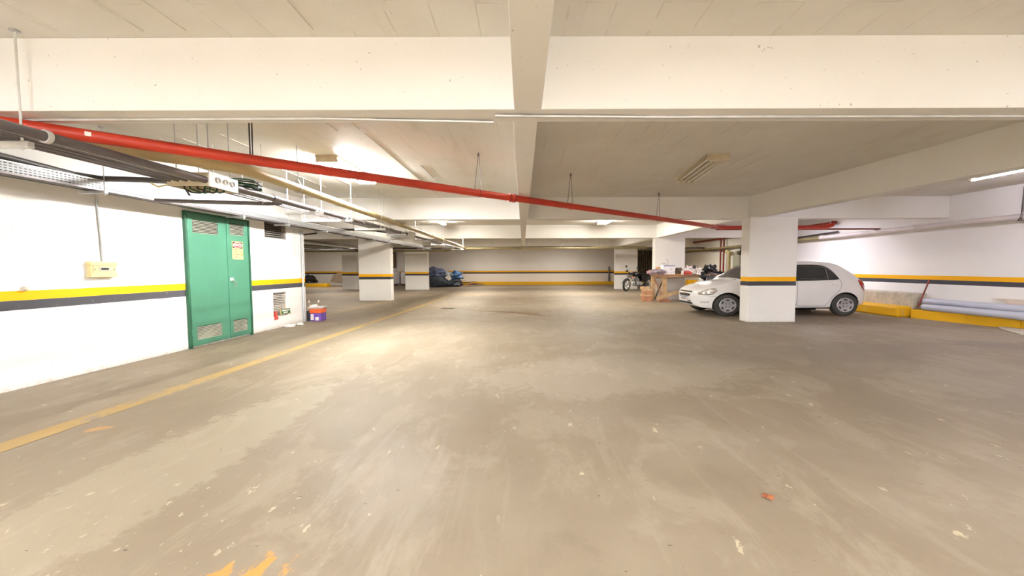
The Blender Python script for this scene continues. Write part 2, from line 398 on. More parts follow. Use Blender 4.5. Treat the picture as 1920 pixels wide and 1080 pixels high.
# painted floor lines
fl = MB().add([(-3.815, -1.0, .0025), (-3.655, -1.0, .0025), (-3.24, 15.5, .0025), (-3.43, 15.5, .0025)], [(0, 1, 2, 3)])
fl = MB()
pl = [(-3.95, -3.78, -1.5), (-3.765, -3.565, 2.66), (-3.655, -3.495, 5.3), (-3.45, -3.28, 13.3), (-3.4, -3.22, 16.5)]
for a, b in zip(pl, pl[1:]): fl.add([(a[0], a[2], .003), (a[1], a[2], .003), (b[1], b[2], .003), (b[0], b[2], .003)], [(0, 1, 2, 3)])
struct(fl.build('floor_marking_line', M_line, fixn=False), 'long yellow painted line on the floor along the left wall')
struct(MB().add([(-5.42, 10.2, .003), (-5.24, 10.2, .003), (-5.07, 14.6, .003), (-5.25, 14.6, .003)], [(0, 1, 2, 3)]).build('floor_marking_line', M_linef, fixn=False), 'faded yellow floor line leading to the pillar')

# kerbs
kb = MB()
kp = [(9.84, 5.9), (9.77, 7.5), (9.62, 8.3), (9.42, 9.3)]
for a, b in zip(kp, kp[1:]):
    kb.add([(a[0], a[1], 0), (b[0], b[1], 0), (9.86, b[1], 0), (9.86, a[1], 0), (a[0], a[1], .205), (b[0], b[1], .205), (9.86, b[1], .205), (9.86, a[1], .205)],
           [(0, 1, 5, 4), (4, 5, 6, 7), (0, 4, 7, 3), (1, 2, 6, 5)])
struct(kb.build('kerb', M_curb, bevel=.012), 'yellow painted kerb under the grey plastic pipes')
kb2 = MB().box(9.15, 9.86, 9.36, 11.6, 0, .27)
struct(kb2.build('kerb', M_curb, bevel=.05), 'rounded yellow kerb behind the white car')
struct(MB().box(9.50, 9.86, 9.34, 12.6, .20, .60).build('kerb', M_conc, bevel=.03), 'bare concrete ledge against the wall behind the white car')
struct(MB().box(8.6, 9.86, 19.5, 28.5, 0, .2).build('kerb', M_curb, bevel=.02))
struct(MB().box(-4.6, 6.9, 28.0, 28.5, 0, .22).build('kerb', M_curb, bevel=.02), 'yellow kerb along the far wall')
struct(MB().box(-16.0, -13.2, 25.8, 26.3, 0, .22).build('kerb', M_curb, bevel=.02), 'yellow kerb below the black bags far left')
# near-right concrete patch where the kerb ends
struct(MB().prism([(9.83, 6.2), (9.0, 6.9), (9.45, 7.55), (9.66, 7.75), (9.75, 7.5), (9.83, 7.2)], 0, .03).build('floor_patch', M_conc, bevel=.01), 'pale concrete patch at the end of the yellow kerb')
# pit / broken area in the middle of the floor
struct(MB().prism([(-1.75, 11.55), (-1.1, 11.0), (-.35, 10.55), (.35, 9.95), (.75, 9.9), (.2, 10.5), (-.5, 10.95), (-1.2, 11.4)], .0, .004).build('floor_crack', simple('dark damp concrete', srgb(120, 98, 72), .5, 0, .5, 5)), 'dark broken strip in the middle of the floor')
struct(MB().prism([(-2.55, 11.75), (-2.15, 11.7), (-2.1, 11.9), (-2.5, 11.95)], 0, .004).build('floor_drain', M_dark), 'small dark drain cover on the floor')

# beam underside conduit strips
for (a, b, c) in [((-5.1, 2.90, 2.355), (-.42, 2.93, 2.350), 0), ((-.42, 2.93, 2.35), (-.22, 3.0, 2.345), 1)]: pass
tag(MB().bar((-5.1, 2.93, 2.360), (-1.5, 2.92, 2.360), .03, .016).bar((-1.5, 2.92, 2.360), (-.22, 2.98, 2.352), .03, .012).build('cable_trunking', M_steelw),
    'thin white trunking under the near beam, left of the middle beam', 'trunking', 'thin white trunking strips')
tag(MB().bar((-.20, 2.86, 2.352), (.9, 2.91, 2.360), .03, .012).bar((.9, 2.91, 2.360), (9.7, 2.93, 2.360), .03, .016).build('cable_trunking', M_steelw),
    'thin white trunking under the near beam, right of the middle beam', 'trunking', 'thin white trunking strips')
#PART2
# ------------------------------------------------------------------ green plant room doors (a double metal door in the left wall)
def dx(y): return lx(y)+.03
dr = thing('door_1', 'green double metal door with louvres and a danger sign', None, (lx(6.6), 5.93, 0), 0, None, 'structure')
def wallM(y, z, off=0.0):      # local x = along the wall (+Y), local y = up, local z = out of the wall (+X)
    return Matrix(((.0305, 0, 1, lx(y)+off), (1, 0, 0, y), (0, 1, 0, z), (0, 0, 0, 1)))
fr = MB(); M = wallM(5.93, 0)
for a, b, c, d in [(0, .035, .0, 2.15), (1.295, 1.33, 0, 2.15), (.035, 1.295, 2.125, 2.15)]:
    fr.box(a, b, c, d, -.03, .045, M)
fr.build('door_frame', M_greend, dr, bevel=.003)
def leaf(a, b, holes, name='door_leaf'):
    m = MB(); z0, z1 = .03, 2.12; xs = [a+.004, b-.004]; zz = [z0, z1]
    for h in holes: xs += [h[0], h[1]]; zz += [h[2], h[3]]
    xs = sorted(set(xs)); zz = sorted(set(zz))
    for i in range(len(xs)-1):
        for j in range(len(zz)-1):
            xm, zm = (xs[i]+xs[i+1])/2, (zz[j]+zz[j+1])/2
            if any(h[0] < xm < h[1] and h[2] < zm < h[3] for h in holes): continue
            m.box(xs[i], xs[i+1], zz[j], zz[j+1], .0, .032, M)
    o = m.build(name, M_green, dr)
    back = MB()
    for h in holes: back.box(h[0], h[1], h[2], h[3], .001, .004, M)
    tag(back.build('louvre_recess', M_dark, o), kind='stuff')
    for h in holes:
        n = 9
        for k in range(n):
            zc = h[2] + (k+.5)*(h[3]-h[2])/n
            vs = [(h[0], zc+.001, .014), (h[1], zc+.001, .014), (h[1], zc-.008, .034), (h[0], zc-.008, .034)]
            MB().add(vs + [(x, y-.0035, z+.002) for x, y, z in vs], [(0, 1, 2, 3), (4, 7, 6, 5), (0, 3, 7, 4), (1, 5, 6, 2), (0, 4, 5, 1), (3, 2, 6, 7)], M).build('louvre_slat', M_slat, o)
    return o
l1 = leaf(.035, .80, [(.13, .62, 1.82, 2.03), (.13, .62, .12, .33)])
l2 = leaf(.80, 1.295, [(.87, 1.20, 1.85, 2.05), (.87, 1.20, .12, .33)])
MB().box(.788, .812, .03, 2.12, .032, .044, M).build('meeting_strip', M_green, dr, bevel=.003)
h = MB().tube([tuple(M @ Vector(p)) for p in [(.87, 1.05, .03), (.87, 1.05, .075)]], .016, 10)
ho = h.build('door_handle', M_steelw, l2, smooth=True)
MB().tube([tuple(M @ Vector(p)) for p in [(.87, 1.06, .07), (.89, 1.00, .085), (.90, .93, .08)]], .010, 8).build('padlock', M_chrome, l2, smooth=True)
MB().box(.83, .90, 1.04, 1.09, .032, .04, M).build('latch_plate', M_steelw, l2, bevel=.003)
for zc in (.25, 1.05, 1.9):
    MB().tube([tuple(M @ Vector(p)) for p in [(.03, zc-.05, .04), (.03, zc+.05, .04)]], .012, 8).build('hinge', M_green, l1)
# danger sign
sg = thing('danger_sign', 'small danger sign with red oval and cream lower half on the green door', 'sign', tuple(M @ Vector((1.02, 1.47, .033))))
m = MB().box(.905, 1.155, 1.42, 1.74, .033, .037, M); m.build('sign_board', M_sigb, sg)
MB().box(.915, 1.145, 1.615, 1.73, .037, .0385, M).build('black_band', M_sigd, sg)
MB().prism([(1.03+.108*math.cos(a*PI/16), 1.672+.05*math.sin(a*PI/16)) for a in range(32)], .0385, .040, M).build('white_oval', M_sigw, sg)
MB().prism([(1.03+.102*math.cos(a*PI/16), 1.672+.044*math.sin(a*PI/16)) for a in range(32)], .040, .0412, M).build('red_oval', M_sigr, sg)
def text(body, size, mat, par, M4, name='lettering', ext=.0005, align='CENTER'):
    c = bpy.data.curves.new(name, 'FONT'); c.body = body; c.size = size; c.align_x = align; c.align_y = 'CENTER'; c.extrude = ext; c.materials.append(mat)
    o = bpy.data.objects.new(name, c); COL.objects.link(o)
    o.parent = par
    off = Vector(par.get('_o', (0, 0, 0))); M5 = M4.copy(); M5.translation = M4.translation - off
    o.matrix_local = M5
    bpy.context.view_layer.update(); me = bpy.data.meshes.new_from_object(o); o2 = bpy.data.objects.new(name, me); COL.objects.link(o2)
    o2.parent = par; o2.matrix_local = M5; bpy.data.objects.remove(o); return o2
text('PERIGO', .062, M_sigw, sg, wallM(5.93+1.03, 1.672, .0425))
tx = MB()
for zc, a, b in [(1.585, .935, 1.04), (1.545, .955, 1.02), (1.505, .925, 1.07), (1.462, .945, 1.03)]:
    x = a
    while x < b:
        L = rnd.uniform(.008, .016); tx.box(x, min(x+L, b), zc-.006, zc+.006, .037, .0385, M); x += L+.004
tag(tx.build('small_print', M_sigd, sg), kind='stuff')
rg = MB().lathe([(.028, 0), (.034, 0), (.034, .0015), (.028, .0015)], 20, M @ Matrix.Translation((1.112, 1.515, .037)), closed=True)
rg.box(-.004, .004, -.028, .028, 0, .0015, M @ Matrix.Translation((1.112, 1.515, .037)) @ Matrix.Rotation(.5, 4, 'Z'))
rg.build('prohibition_ring', M_sigr, sg)

# louvred openings in the wall: upper dark grille, lower vent
def grille(name, a, b, c, d, n, mat, label, back=True):
    g = thing(name, label, 'vent', (lx(a)-.08, (a+b)/2, c)); Mg = wallM(a, 0)
    if back: tag(MB().box(0, b-a, c, d, -.13, -.12, Mg).build('backing', M_dark, g), None)
    for k in range(n):
        zc = c + (k+.5)*(d-c)/n
        vs = [(0.0, zc+.022*.33/(1), -.085), (b-a, zc+.008, -.085), (b-a, zc-.010, -.045), (0.0, zc-.010, -.045)]
        MB().add(vs + [(x, y-.006, z) for x, y, z in vs], [(0, 1, 2, 3), (4, 7, 6, 5), (0, 3, 7, 4), (1, 5, 6, 2), (0, 4, 5, 1), (3, 2, 6, 7)], Mg).build('slat', mat, g)
    fm = MB()
    fm.box(0, .012, c, d, -.10, -.03, Mg).box(b-a-.012, b-a, c, d, -.10, -.03, Mg).box(.012, b-a-.012, d-.012, d, -.10, -.03, Mg).box(.012, b-a-.012, c, c+.012, -.10, -.03, Mg)
    fm.build('vent_frame', mat, g)
    return g
grille('wall_vent', 7.72, 8.42, 1.875, 2.20, 8, simple('dull grey slat', srgb(150, 142, 136), .6), 'dark louvred opening high in the left wall under the cable tray')
grille('wall_vent', 7.90, 8.36, .25, .75, 14, simple('pale grey slat', srgb(206, 198, 190), .55), 'small pale louvred vent low in the left wall')
# little green exit sign leaning in the lower vent, red piece beside it
ex = thing('exit_sign', 'small dark green plastic sign propped on the lower vent', 'sign', (lx(8.2)+.02, 8.25, .27))
Me = wallM(8.10, .27, .0) @ Matrix.Rotation(-.12, 4, 'X')
MB().box(0, .30, 0, .115, .0, .03, Me).build('sign_body', M_plastic, ex, bevel=.003)
MB().box(.008, .292, .008, .107, .03, .033, Me).build('sign_face', M_exit, ex)
e2 = MB().box(.03, .27, .068, .09, .033, .034, Me)
for k in range(6): e2.box(.07+k*.025, .07+k*.025+.017, .022, .05, .033, .034, Me)
tag(e2.build('sign_lettering', M_sigw, ex), kind='stuff')
tag(MB().bar((lx(7.95)+.02, 7.94, .19), (lx(7.95)-.01, 7.95, .36), .075, .05).build('red_block', M_redp, bevel=.008), 'small red plastic block at the foot of the lower vent', 'block')

# beige breaker box and its feed on the left wall
bx = thing('breaker_box', 'cream plastic breaker box with a small window on the left wall', 'electrical box', (lx(4.77), 4.77, 1.155))
Mb = wallM(4.63, 1.155)
MB().box(0, .285, 0, .185, 0, .055, Mb).build('box_body', M_plastic, bx, bevel=.008)
MB().box(-.006, .291, -.004, .045, .0, .064, Mb).box(-.006, .291, .140, .190, .0, .066, Mb).build('box_cover', M_plastic, bx, bevel=.006)
MB().box(.02, .265, .047, .138, .055, .062, Mb).build('inner_frame', M_plastic, bx, bevel=.003)
MB().box(.085, .215, .068, .125, .062, .066, Mb).build('window', M_ebox, bx, bevel=.002)
for k in range(3): MB().box(.105+k*.028, .125+k*.028, .088, .112, .066, .072, Mb).build('breaker_switch', M_black, bx)
for a in (.035, .25): MB().tube([tuple(Mb @ Vector((a, .092, .06))), tuple(Mb @ Vector((a, .092, .065)))], .006, 8).build('screw', M_dark, bx)
tag(MB().tube([(lx(4.80)+.012, 4.80, 1.34), (lx(4.78)+.012, 4.79, 1.75), (lx(4.76)+.015, 4.77, 2.18)], .009, 8).build('wall_conduit', M_steel, smooth=True), 'thin conduit dropping to the cream breaker box', 'conduit')
tag(MB().tube([(lx(4.05), 4.05, 1.045), (lx(4.05)+.04, 4.05, 1.05)], [.03, .018], 8).build('wall_stub', M_conc, smooth=True), 'small cut pipe stub on the yellow stripe of the left wall', 'pipe stub')

# conduits at the end of the left wall
for k, (y, zb, r) in enumerate([(8.60, 1.42, .014), (8.68, 1.48, .012), (8.82, 1.08, .016), (8.90, .02, .022)]):
    lb = ['white conduit down the wall, nearest of the four at the corner', 'white conduit down the wall with a cut end, second of four at the corner',
          'white conduit reaching nearly to the stripe at the wall corner', 'grey pipe down the very corner of the left wall'][k]
    x = lx(y)+r+.004
    tag(MB().tube([(x, y, zb), (x, y, 2.12)], r, 8).build('wall_conduit', M_steelw if k < 3 else M_steel, smooth=True), lb, 'conduit', 'conduits at the corner of the left wall')

# ------------------------------------------------------------------ perforated cable tray
def tx_(y): return -4.86 + (y-3.64)*.018
trY0, trY1, trz0, trz1 = .8, 19.4, 2.155, 2.272
tr = thing('cable_tray', 'perforated galvanised cable tray along the left wall', 'cable tray', (tx_(4), 4.0, trz0))
def side_panel(xo, name, rows=4, pitch=.036):
    m = MB(); n = int((trY1-trY0)/pitch); hh = (trz1-trz0-.016)/rows
    for i in range(n):
        ya = trY0+i*pitch; yb = ya+pitch; x1, x2 = tx_(ya)+xo, tx_(yb)+xo
        for j in range(rows):
            za = trz0+.012+j*hh; zb = za+hh
            off = 0.25*pitch if j % 2 else 0
            q = lambda y, z: (tx_(y)+xo, y, z)
            h0, h1, g0, g1 = ya+.007, ya+.029, za+hh*.32, za+hh*.66
            vs = [q(ya, za), q(yb, za), q(yb, zb), q(ya, zb), q(h0, g0), q(h1, g0), q(h1, g1), q(h0, g1)]
            m.add(vs, [(0, 1, 5, 4), (1, 2, 6, 5), (2, 3, 7, 6), (3, 0, 4, 7)])
    o = m.build(name, M_tray, tr, fixn=False)
    return o
side_panel(0.0, 'side_panel')
m = MB()
for a, b in [(trY0, trY1)]:
    m.add([(tx_(a)-.20, a, trz0+.006), (tx_(b)-.20, b, trz0+.006), (tx_(b), b, trz0+.006), (tx_(a), a, trz0+.006),
           (tx_(a)-.20, a, trz0+.008), (tx_(b)-.20, b, trz0+.008), (tx_(b), b, trz0+.008), (tx_(a), a, trz0+.008)],
          [(0, 1, 2, 3), (7, 6, 5, 4), (0, 4, 5, 1), (2, 6, 7, 3)])
m.build('tray_floor', M_dpipe, tr)  # darker than the steel side: shade of the tray interior put into colour
MB().bar((tx_(trY0)+.004, trY0, trz0+.006), (tx_(trY1)+.004, trY1, trz0+.006), .010, .022).build('lower_lip', M_gpipe, tr)
MB().bar((tx_(trY0)-.004, trY0, trz1), (tx_(trY1)-.004, trY1, trz1), .012, .008).build('upper_lip', M_steelw, tr)
MB().bar((tx_(trY0)-.20, trY0, trz0+.06), (tx_(trY1)-.20, trY1, trz0+.06), .003, .117).build('rear_panel', M_dpipe, tr)  # dark colour stands in for shade seen through the perforations
for y in (2.4, 4.47, 6.62, 7.85, 9.3, 10.7, 12.1, 13.5, 14.9, 16.3, 17.7):
    x = tx_(y)
    MB().box(x-.26, x+.055, y-.021, y+.021, 2.118, 2.150).build('support_arm', M_steel, tr, bevel=.004)
    MB().tube([(x+.035, y, 2.10), (x+.035, y, CE)], .0055, 6).build('threaded_rod', M_steel, tr)
    MB().tube([(x+.035, y, CE-.012), (x+.035, y, CE)], .022, 8).build('rod_washer', M_steel, tr)
    MB().tube([(x+.035, y, 2.105), (x+.035, y, 2.117)], .012, 6).build('nut', M_steel, tr)
# cables lying in the tray
for k, (dx_, r, z, lb) in enumerate([(-.06, .016, .03, 'black cable lying in the cable tray, on the open side'), (-.11, .022, .034, 'thick black cable lying in the middle of the cable tray'), (-.16, .016, .03, 'thin black cable lying in the tray on the wall side')]):
    pts = []
    for i in range(40):
        y = trY0+.1+i*.45; pts.append((tx_(y)+dx_+.012*math.sin(i*1.3+k), y, trz0+z+.006*math.sin(i*.9)))
    tag(MB().tube(pts, r, 7).build('tray_cable', M_black, smooth=True), lb, 'cable', 'cables in the tray')

# ------------------------------------------------------------------ grey conduit bundle with junction boxes
def bX(y): return -3.27 + (y-3.0)*.020 if y < 30 else -3
bu = thing('conduit_bundle', 'row of parallel grey conduits hung on brackets left of the beige pipe', 'conduit', (bX(4), 4.0, 2.12))
bz = 2.155
offs = [(0, .036, M_gpipe), (-.105, .0125, M_gpipe), (-.19, .0125, M_gpipe), (-.275, .0125, M_gpipe), (-.36, .0125, M_gpipe)]
for dx_, r, mm in offs:
    zc = bz+(r-.02)*.3
    MB().tube([(bX(.5)+dx_, .5, zc), (bX(2.5)+dx_, 2.5, zc), (bX(4.0)+dx_, 4.0, zc)], r, 10).build('conduit', mm, bu, smooth=True)
    if r > .03 or dx_ > -.3:
        MB().tube([(bX(4.36)+dx_, 4.36, zc), (bX(7)+dx_, 7.0, zc), (bX(10.4)+dx_, 10.4, zc)], r, 10).build('conduit', mm, bu, smooth=True)
    if r > .03 or dx_ in (-.105, -.19):
        MB().tube([(bX(10.8)+dx_, 10.8, zc), (bX(20)+dx_, 19.8, zc)], r*.95, 8).build('conduit', mm, bu, smooth=True)
for y in (1.2, 5.05, 7.7, 9.2, 12.4): MB().tube([(bX(y), y-.04, bz+.005), (bX(y), y+.04, bz+.005)], .044, 12).build('pipe_coupling', M_gpipe, bu, smooth=True)
for y, xl, xr in [(2.69, -3.80, -3.38), (5.98, -3.66, -3.08), (6.95, -3.95, -3.05), (8.5, -3.7, -3.02), (9.9, -3.5, -3.0), (12.3, -3.45, -2.95), (14.2, -3.4, -2.9), (16.2, -3.4, -2.85), (18.2, -3.35, -2.8)]:
    MB().box(xl, xr, y-.02, y+.02, 2.085, 2.128).build('bracket', M_steelw, bu, bevel=.004)
    for x in (xl+.03, xr-.03) if y > 3 else (xr-.36+.03, xl+.03):
        if y < 3: x = -3.44 if x > -3.76 else xl+.03
        MB().tube([(x, y, 2.07), (x, y, CE)], .007 if y < 7 else .006, 6).build('threaded_rod', M_steelw, bu)
        MB().tube([(x, y, CE-.01), (x, y, CE)], .026, 8).build('rod_washer', M_steel, bu)
    for dx_, r, mm in offs[:1]:
        MB().lathe([(.037, -.015), (.045, -.015), (.045, .015), (.037, .015)], 14, Matrix.Translation((bX(y), y, bz+.005)) @ Matrix.Rotation(PI/2, 4, 'X'), closed=True).build('pipe_clamp', M_steelw, bu, smooth=True)
jb = thing('junction_box', 'open pale metal junction box in the conduit row near the left wall', 'junction box', (-3.43, 4.17, 2.09))
MB().box(-3.64, -3.22, 3.98, 4.00, 2.10, 2.235).build('near_panel', M_fixt, jb, bevel=.003)
MB().box(-3.22, -3.205, 3.98, 4.38, 2.095, 2.24).build('side_panel', M_steelw, jb, bevel=.003)
MB().box(-3.64, -3.625, 4.0, 4.38, 2.10, 2.235).build('rear_panel', M_fixt, jb, bevel=.003)
MB().box(-3.64, -3.22, 4.36, 4.38, 2.10, 2.235).build('far_panel', M_fixt, jb, bevel=.003)
MB().box(-3.64, -3.22, 4.0, 4.36, 2.225, 2.237).build('lid', M_fixt, jb, bevel=.003)
for y in (4.10, 4.20, 4.30):
    MB().lathe([(.024, 0), (.030, 0), (.030, .006), (.024, .006)], 16, Matrix.Translation((-3.206, y, 2.18)) @ Matrix.Rotation(PI/2, 4, 'Y'), closed=True).build('knockout_ring', M_steel, jb)
for x, y in [(-3.60, 4.05), (-3.26, 4.05), (-3.60, 4.33), (-3.26, 4.33)]:
    MB().tube([(x, y, 2.235), (x, y, CE)], .0055, 6).build('threaded_rod', M_steel, jb)
    MB().tube([(x, y, CE-.01), (x, y, CE)], .022, 8).build('rod_washer', M_steel, jb)
for k, (x, c) in enumerate([(-3.56, M_black), (-3.50, M_greend), (-3.42, M_black), (-3.34, M_greend)]):
    pts = [(x, 4.08, 2.15), (x+.01, 4.08, 2.09), (x+.03, 4.14, 2.065+.01*k), (x+.05, 4.22, 2.07), (x+.05, 4.28, 2.10), (x+.04, 4.30, 2.15)]
    MB().tube(pts, .008, 8).build('cable_loop', c, jb, smooth=True)
co = thing('cable_coil', 'dark green and black cable coil resting behind the junction box', 'cable', (-3.35, 4.62, 2.20))
for k in range(6):
    cx, cy, rr = -3.36+.02*math.sin(k*2), 4.66, .15+.012*(k % 3)
    pts = [(cx+rr*math.cos(a*PI/10), cy+rr*1.25*math.sin(a*PI/10), 2.205+.016*k+.008*math.sin(a*.8+k)) for a in range(21)]
    MB().tube(pts, .009, 6).build('cable_turn', M_greend if k % 2 else M_black, co, smooth=True)
MB().tube([(-3.24, 4.55, 2.27), (-3.22, 4.62, 2.30), (-3.22, 4.75, 2.27), (-3.25, 4.86, 2.22)], .009, 6).build('cable_end', M_steelw, co, smooth=True)
jb2 = thing('junction_box', 'smaller junction box farther along the conduit row', 'junction box', (-3.3, 10.6, 2.07))
MB().box(-3.55, -3.03, 10.38, 10.82, 2.075, 2.235).build('box_body', M_steel, jb2, bevel=.006)
MB().box(-3.03, -3.02, 10.38, 10.82, 2.07, 2.24).build('side_cover', M_steelw, jb2, bevel=.003)
MB().tube([(-3.2, 10.6, 2.235), (-3.2, 10.6, CE)], .006, 6).build('threaded_rod', M_steel, jb2)

# loose pipes on the wall side of the bundle
def pipe(pts, r, mat, label, grp=None, name='pipe', n=10):
    return tag(MB().tube(pts, r, n).build(name, mat, smooth=True), label, 'pipe', grp)
pipe([(-4.93, .8, 2.32), (-4.95, 3.63, 2.33), (-5.02, 4.35, 2.31), (-4.90, 4.52, 2.30), (-4.4, 4.55, 2.29), (-3.75, 4.50, 2.24)], .032, M_dpipe, 'dark pipe above the tray that turns across to the junction box')
pipe([(-5.02, .8, 2.30), (-5.04, 3.3, 2.30), (-5.1, 4.0, 2.27)], .03, M_black, 'thick black cable above the tray beside the dark pipe', name='black_cable')
pipe([(-4.75, 5.02, 2.135), (-4.0, 5.08, 2.12), (-3.40, 5.14, 2.11), (-3.30, 5.3, 2.14)], .026, M_gpipe, 'grey crosswise pipe just past the junction box')
for x in (-4.05, -3.42): tag(MB().tube([(x, 5.1, 2.10), (x, 5.1, CE)], .006, 6).build('threaded_rod', M_steelw), 'thin rod holding the grey crosswise pipe, %s' % ('nearer the left wall' if x < -4 else 'nearer the junction box'), 'rod')
pipe([(-5.05, 10.4, 2.30), (-4.0, 10.45, 2.27), (-3.56, 10.5, 2.2)], .03, M_dpipe, 'dark crosswise pipe running into the far junction box')
pipe([(-5.0, 9.35, 2.10), (-6.5, 9.9, 2.02), (-7.8, 10.4, 2.1)], .02, M_dpipe, 'dark cable pipe leaving the tray behind the wall corner')
pipe([(-8.2, 9.9, 2.2), (-7.2, 11.5, 2.16), (-6.2, 14.4, 2.06)], .035, M_gpipe, 'grey pipe slanting towards the nearest left pillar')
pipe([(-8.8, 11.2, 2.2), (-7.6, 13.2, 2.15), (-6.9, 17.6, 2.1)], .03, M_steelw, 'pale pipe slanting behind the nearest left pillar')
br = MB().blob((-4.02, 4.62, 2.38), (.03, .05, .05), 3, .4, flat=False)
pipe([(-4.30, 4.5, 2.24), (-4.22, 4.5, 2.20), (-4.12, 4.52, 2.23), (-4.05, 4.5, 2.27)], .010, M_plastic, 'short frayed tan wire end above the cable tray', name='loose_wire')
pipe([(-3.92, 4.5, 2.24), (-3.90, 4.5, 2.17), (-3.86, 4.5, 2.10)], .012, M_dpipe, 'short dark cable stub hanging above the cable tray', name='loose_cable')
# ------------------------------------------------------------------ beige drain pipe
bp = thing('drain_pipe', 'long beige drain pipe hung from the ceiling left of the middle', 'pipe', (-2.96, 5, 2.31))
def gX(y): return -2.97
MB().tube([(-5.1, 1.9, 2.30), (-3.80, 3.24, 2.305), (-3.10, 3.98, 2.31)], .054, 16).build('pipe_run', M_beige, bp, smooth=True)
MB().tube([(-3.16, 3.92, 2.31), (-3.04, 4.045, 2.31), (-2.985, 4.14, 2.31), (-2.968, 4.27, 2.31), (-2.968, 4.36, 2.31)], .064, 16).build('elbow', M_beige, bp, smooth=True)
MB().tube([(-2.968, 4.3, 2.31), (-2.968, 6.3, 2.31)], .054, 16).build('pipe_run', M_beige, bp, smooth=True)
MB().tube([(-2.968, 6.2, 2.31), (-3.0, 12.0, 2.31), (-3.05, 20.1, 2.31)], .054, 14).build('pipe_run', M_beige, bp, smooth=True)
for p, q in [((-3.84, 3.20), (-3.77, 3.27)), ((-3.60, 3.455), (-3.53, 3.53)), ((-3.19, 3.89), (-3.12, 3.96))]:
    MB().tube([(p[0], p[1], 2.308), (q[0], q[1], 2.308)], .061, 16).build('pipe_collar', M_beige, bp, smooth=True)
for y in (4.40, 6.25, 9.5, 12.6): MB().tube([(-2.972, y-.05, 2.31), (-2.972, y+.05, 2.31)], .061, 16).build('pipe_collar', M_beige, bp, smooth=True)
for y in (5.14, 8.0, 11.2, 14.2, 17.0):
    x = -2.975
    MB().tube([(x, y, CE), (x+.01, y, 2.46), (x, y, 2.42)], .005, 6).build('hanger_rod', M_steel, bp)
    MB().lathe([(.056, -.012), (.062, -.012), (.062, .012), (.056, .012)], 16, Matrix.Translation((x, y, 2.31)) @ Matrix.Rotation(PI/2, 4, 'X'), closed=True).build('hanger_ring', M_steel, bp)
    MB().tube([(x-.05, y, 2.35), (x, y, 2.43), (x+.05, y, 2.35)], .005, 6).build('hanger_yoke', M_steel, bp)

# ------------------------------------------------------------------ red fire main running diagonally
rp = thing('fire_pipe', 'long red fire pipe crossing the ceiling diagonally', 'pipe', (0, 6.05, 2.30))
RX = [(-5.1, 1.70), (-3.66, 2.89), (-.62, 5.47), (2.4, 7.93), (4.94, 10.05)]
MB().tube([(x, y, 2.300) for x, y in RX[:3]], .050, 16).build('pipe_run', M_red, rp, smooth=True)
MB().tube([(x, y, 2.300) for x, y in RX[2:]], .050, 16).build('pipe_run', M_red, rp, smooth=True)
MB().tube([(4.90, 10.02, 2.30), (5.02, 10.12, 2.30), (5.2, 10.25, 2.30), (5.4, 10.3, 2.30)], .058, 14).build('elbow', M_red, rp, smooth=True)
MB().tube([(5.35, 10.30, 2.30), (6.5, 10.36, 2.30), (7.95, 10.36, 2.31)], .050, 14).build('pipe_run', M_red, rp, smooth=True)
MB().tube([(7.9, 10.36, 2.31), (8.12, 10.36, 2.32), (8.28, 10.36, 2.36), (8.32, 10.36, 2.43)], .056, 12).build('elbow', M_red, rp, smooth=True)
MB().tube([(8.32, 10.36, 2.40), (8.32, 10.36, 2.47)], .068, 12).build('flange', M_redd, rp, smooth=True)
def on(x): # y of the pipe at x
    for a, b in zip(RX, RX[1:]):
        if a[0] <= x <= b[0]: return a[1] + (b[1]-a[1])*(x-a[0])/(b[0]-a[0])
for x in (-.17,): 
    y = on(x); d = Vector((.763, .646, 0)); p = Vector((x, y, 2.30))
    MB().tube([p-d*.06, p+d*.06], .060, 16).build('pipe_coupling', M_red, rp, smooth=True)
    for s in (-.045, .045): MB().tube([p+d*(s-.008), p+d*(s+.008)], .066, 16).build('coupling_ridge', M_redd, rp, smooth=True)
MB().box(-.02, .015, -.0525, -.046, -.012, .02, Matrix.Translation((-3.42, on(-3.42), 2.30)) @ Matrix.Rotation(math.atan2(.646, .763), 4, 'Z')).build('paper_label', M_sigw, rp)
for x, y, lb in [(-.62, 5.47, 1), (.82, 6.66, 1), (2.95, 8.42, 1)]:
    for s in (-1, 1):
        pts = [(x, y, CE), (x+s*.010, y, CE-.10), (x+s*.045-.01, y+s*.03, 2.36), (x+s*.052, y+s*.02, 2.30)]
        MB().tube(pts, .0045, 6).build('wire_hanger', M_gpipe, rp)
    MB().tube([(x, y, CE-.02), (x, y, CE-.06)], .016, 8).build('hanger_hook', M_gpipe, rp)
    MB().lathe([(.051, -.006), (.056, -.006), (.056, .006), (.051, .006)], 16, Matrix.Translation((x, y, 2.30)) @ Matrix.Rotation(-math.atan2(.763, .646), 4, 'Z') @ Matrix.Rotation(PI/2, 4, 'X'), closed=True).build('hanger_ring', M_redd, rp)
for s in (-.012, .012):
    MB().tube([(-2.62+s, on(-2.62), 2.35), (-2.62+s*1.2, on(-2.62), CE)], .008, 6).build('hanger_rod', M_gpipe, rp)
MB().tube([(-4.9, 1.87, 2.35), (-4.9, 1.87, CE)], .006, 6).build('hanger_rod', M_steel, rp)
pipe([(5.3, 10.62, 2.285), (9.84, 10.66, 2.285)], .022, M_redd, 'thin dark red pipe reaching the right wall behind the pillar')
for x in (6.9, 7.6): tag(MB().tube([(x, 10.55, 2.35), (x, 10.55, CE)], .005, 6).build('threaded_rod', M_steel), 'thin rod above the red pipe, %s' % ('next to the pillar' if x < 7 else 'near the elbow'), 'rod')

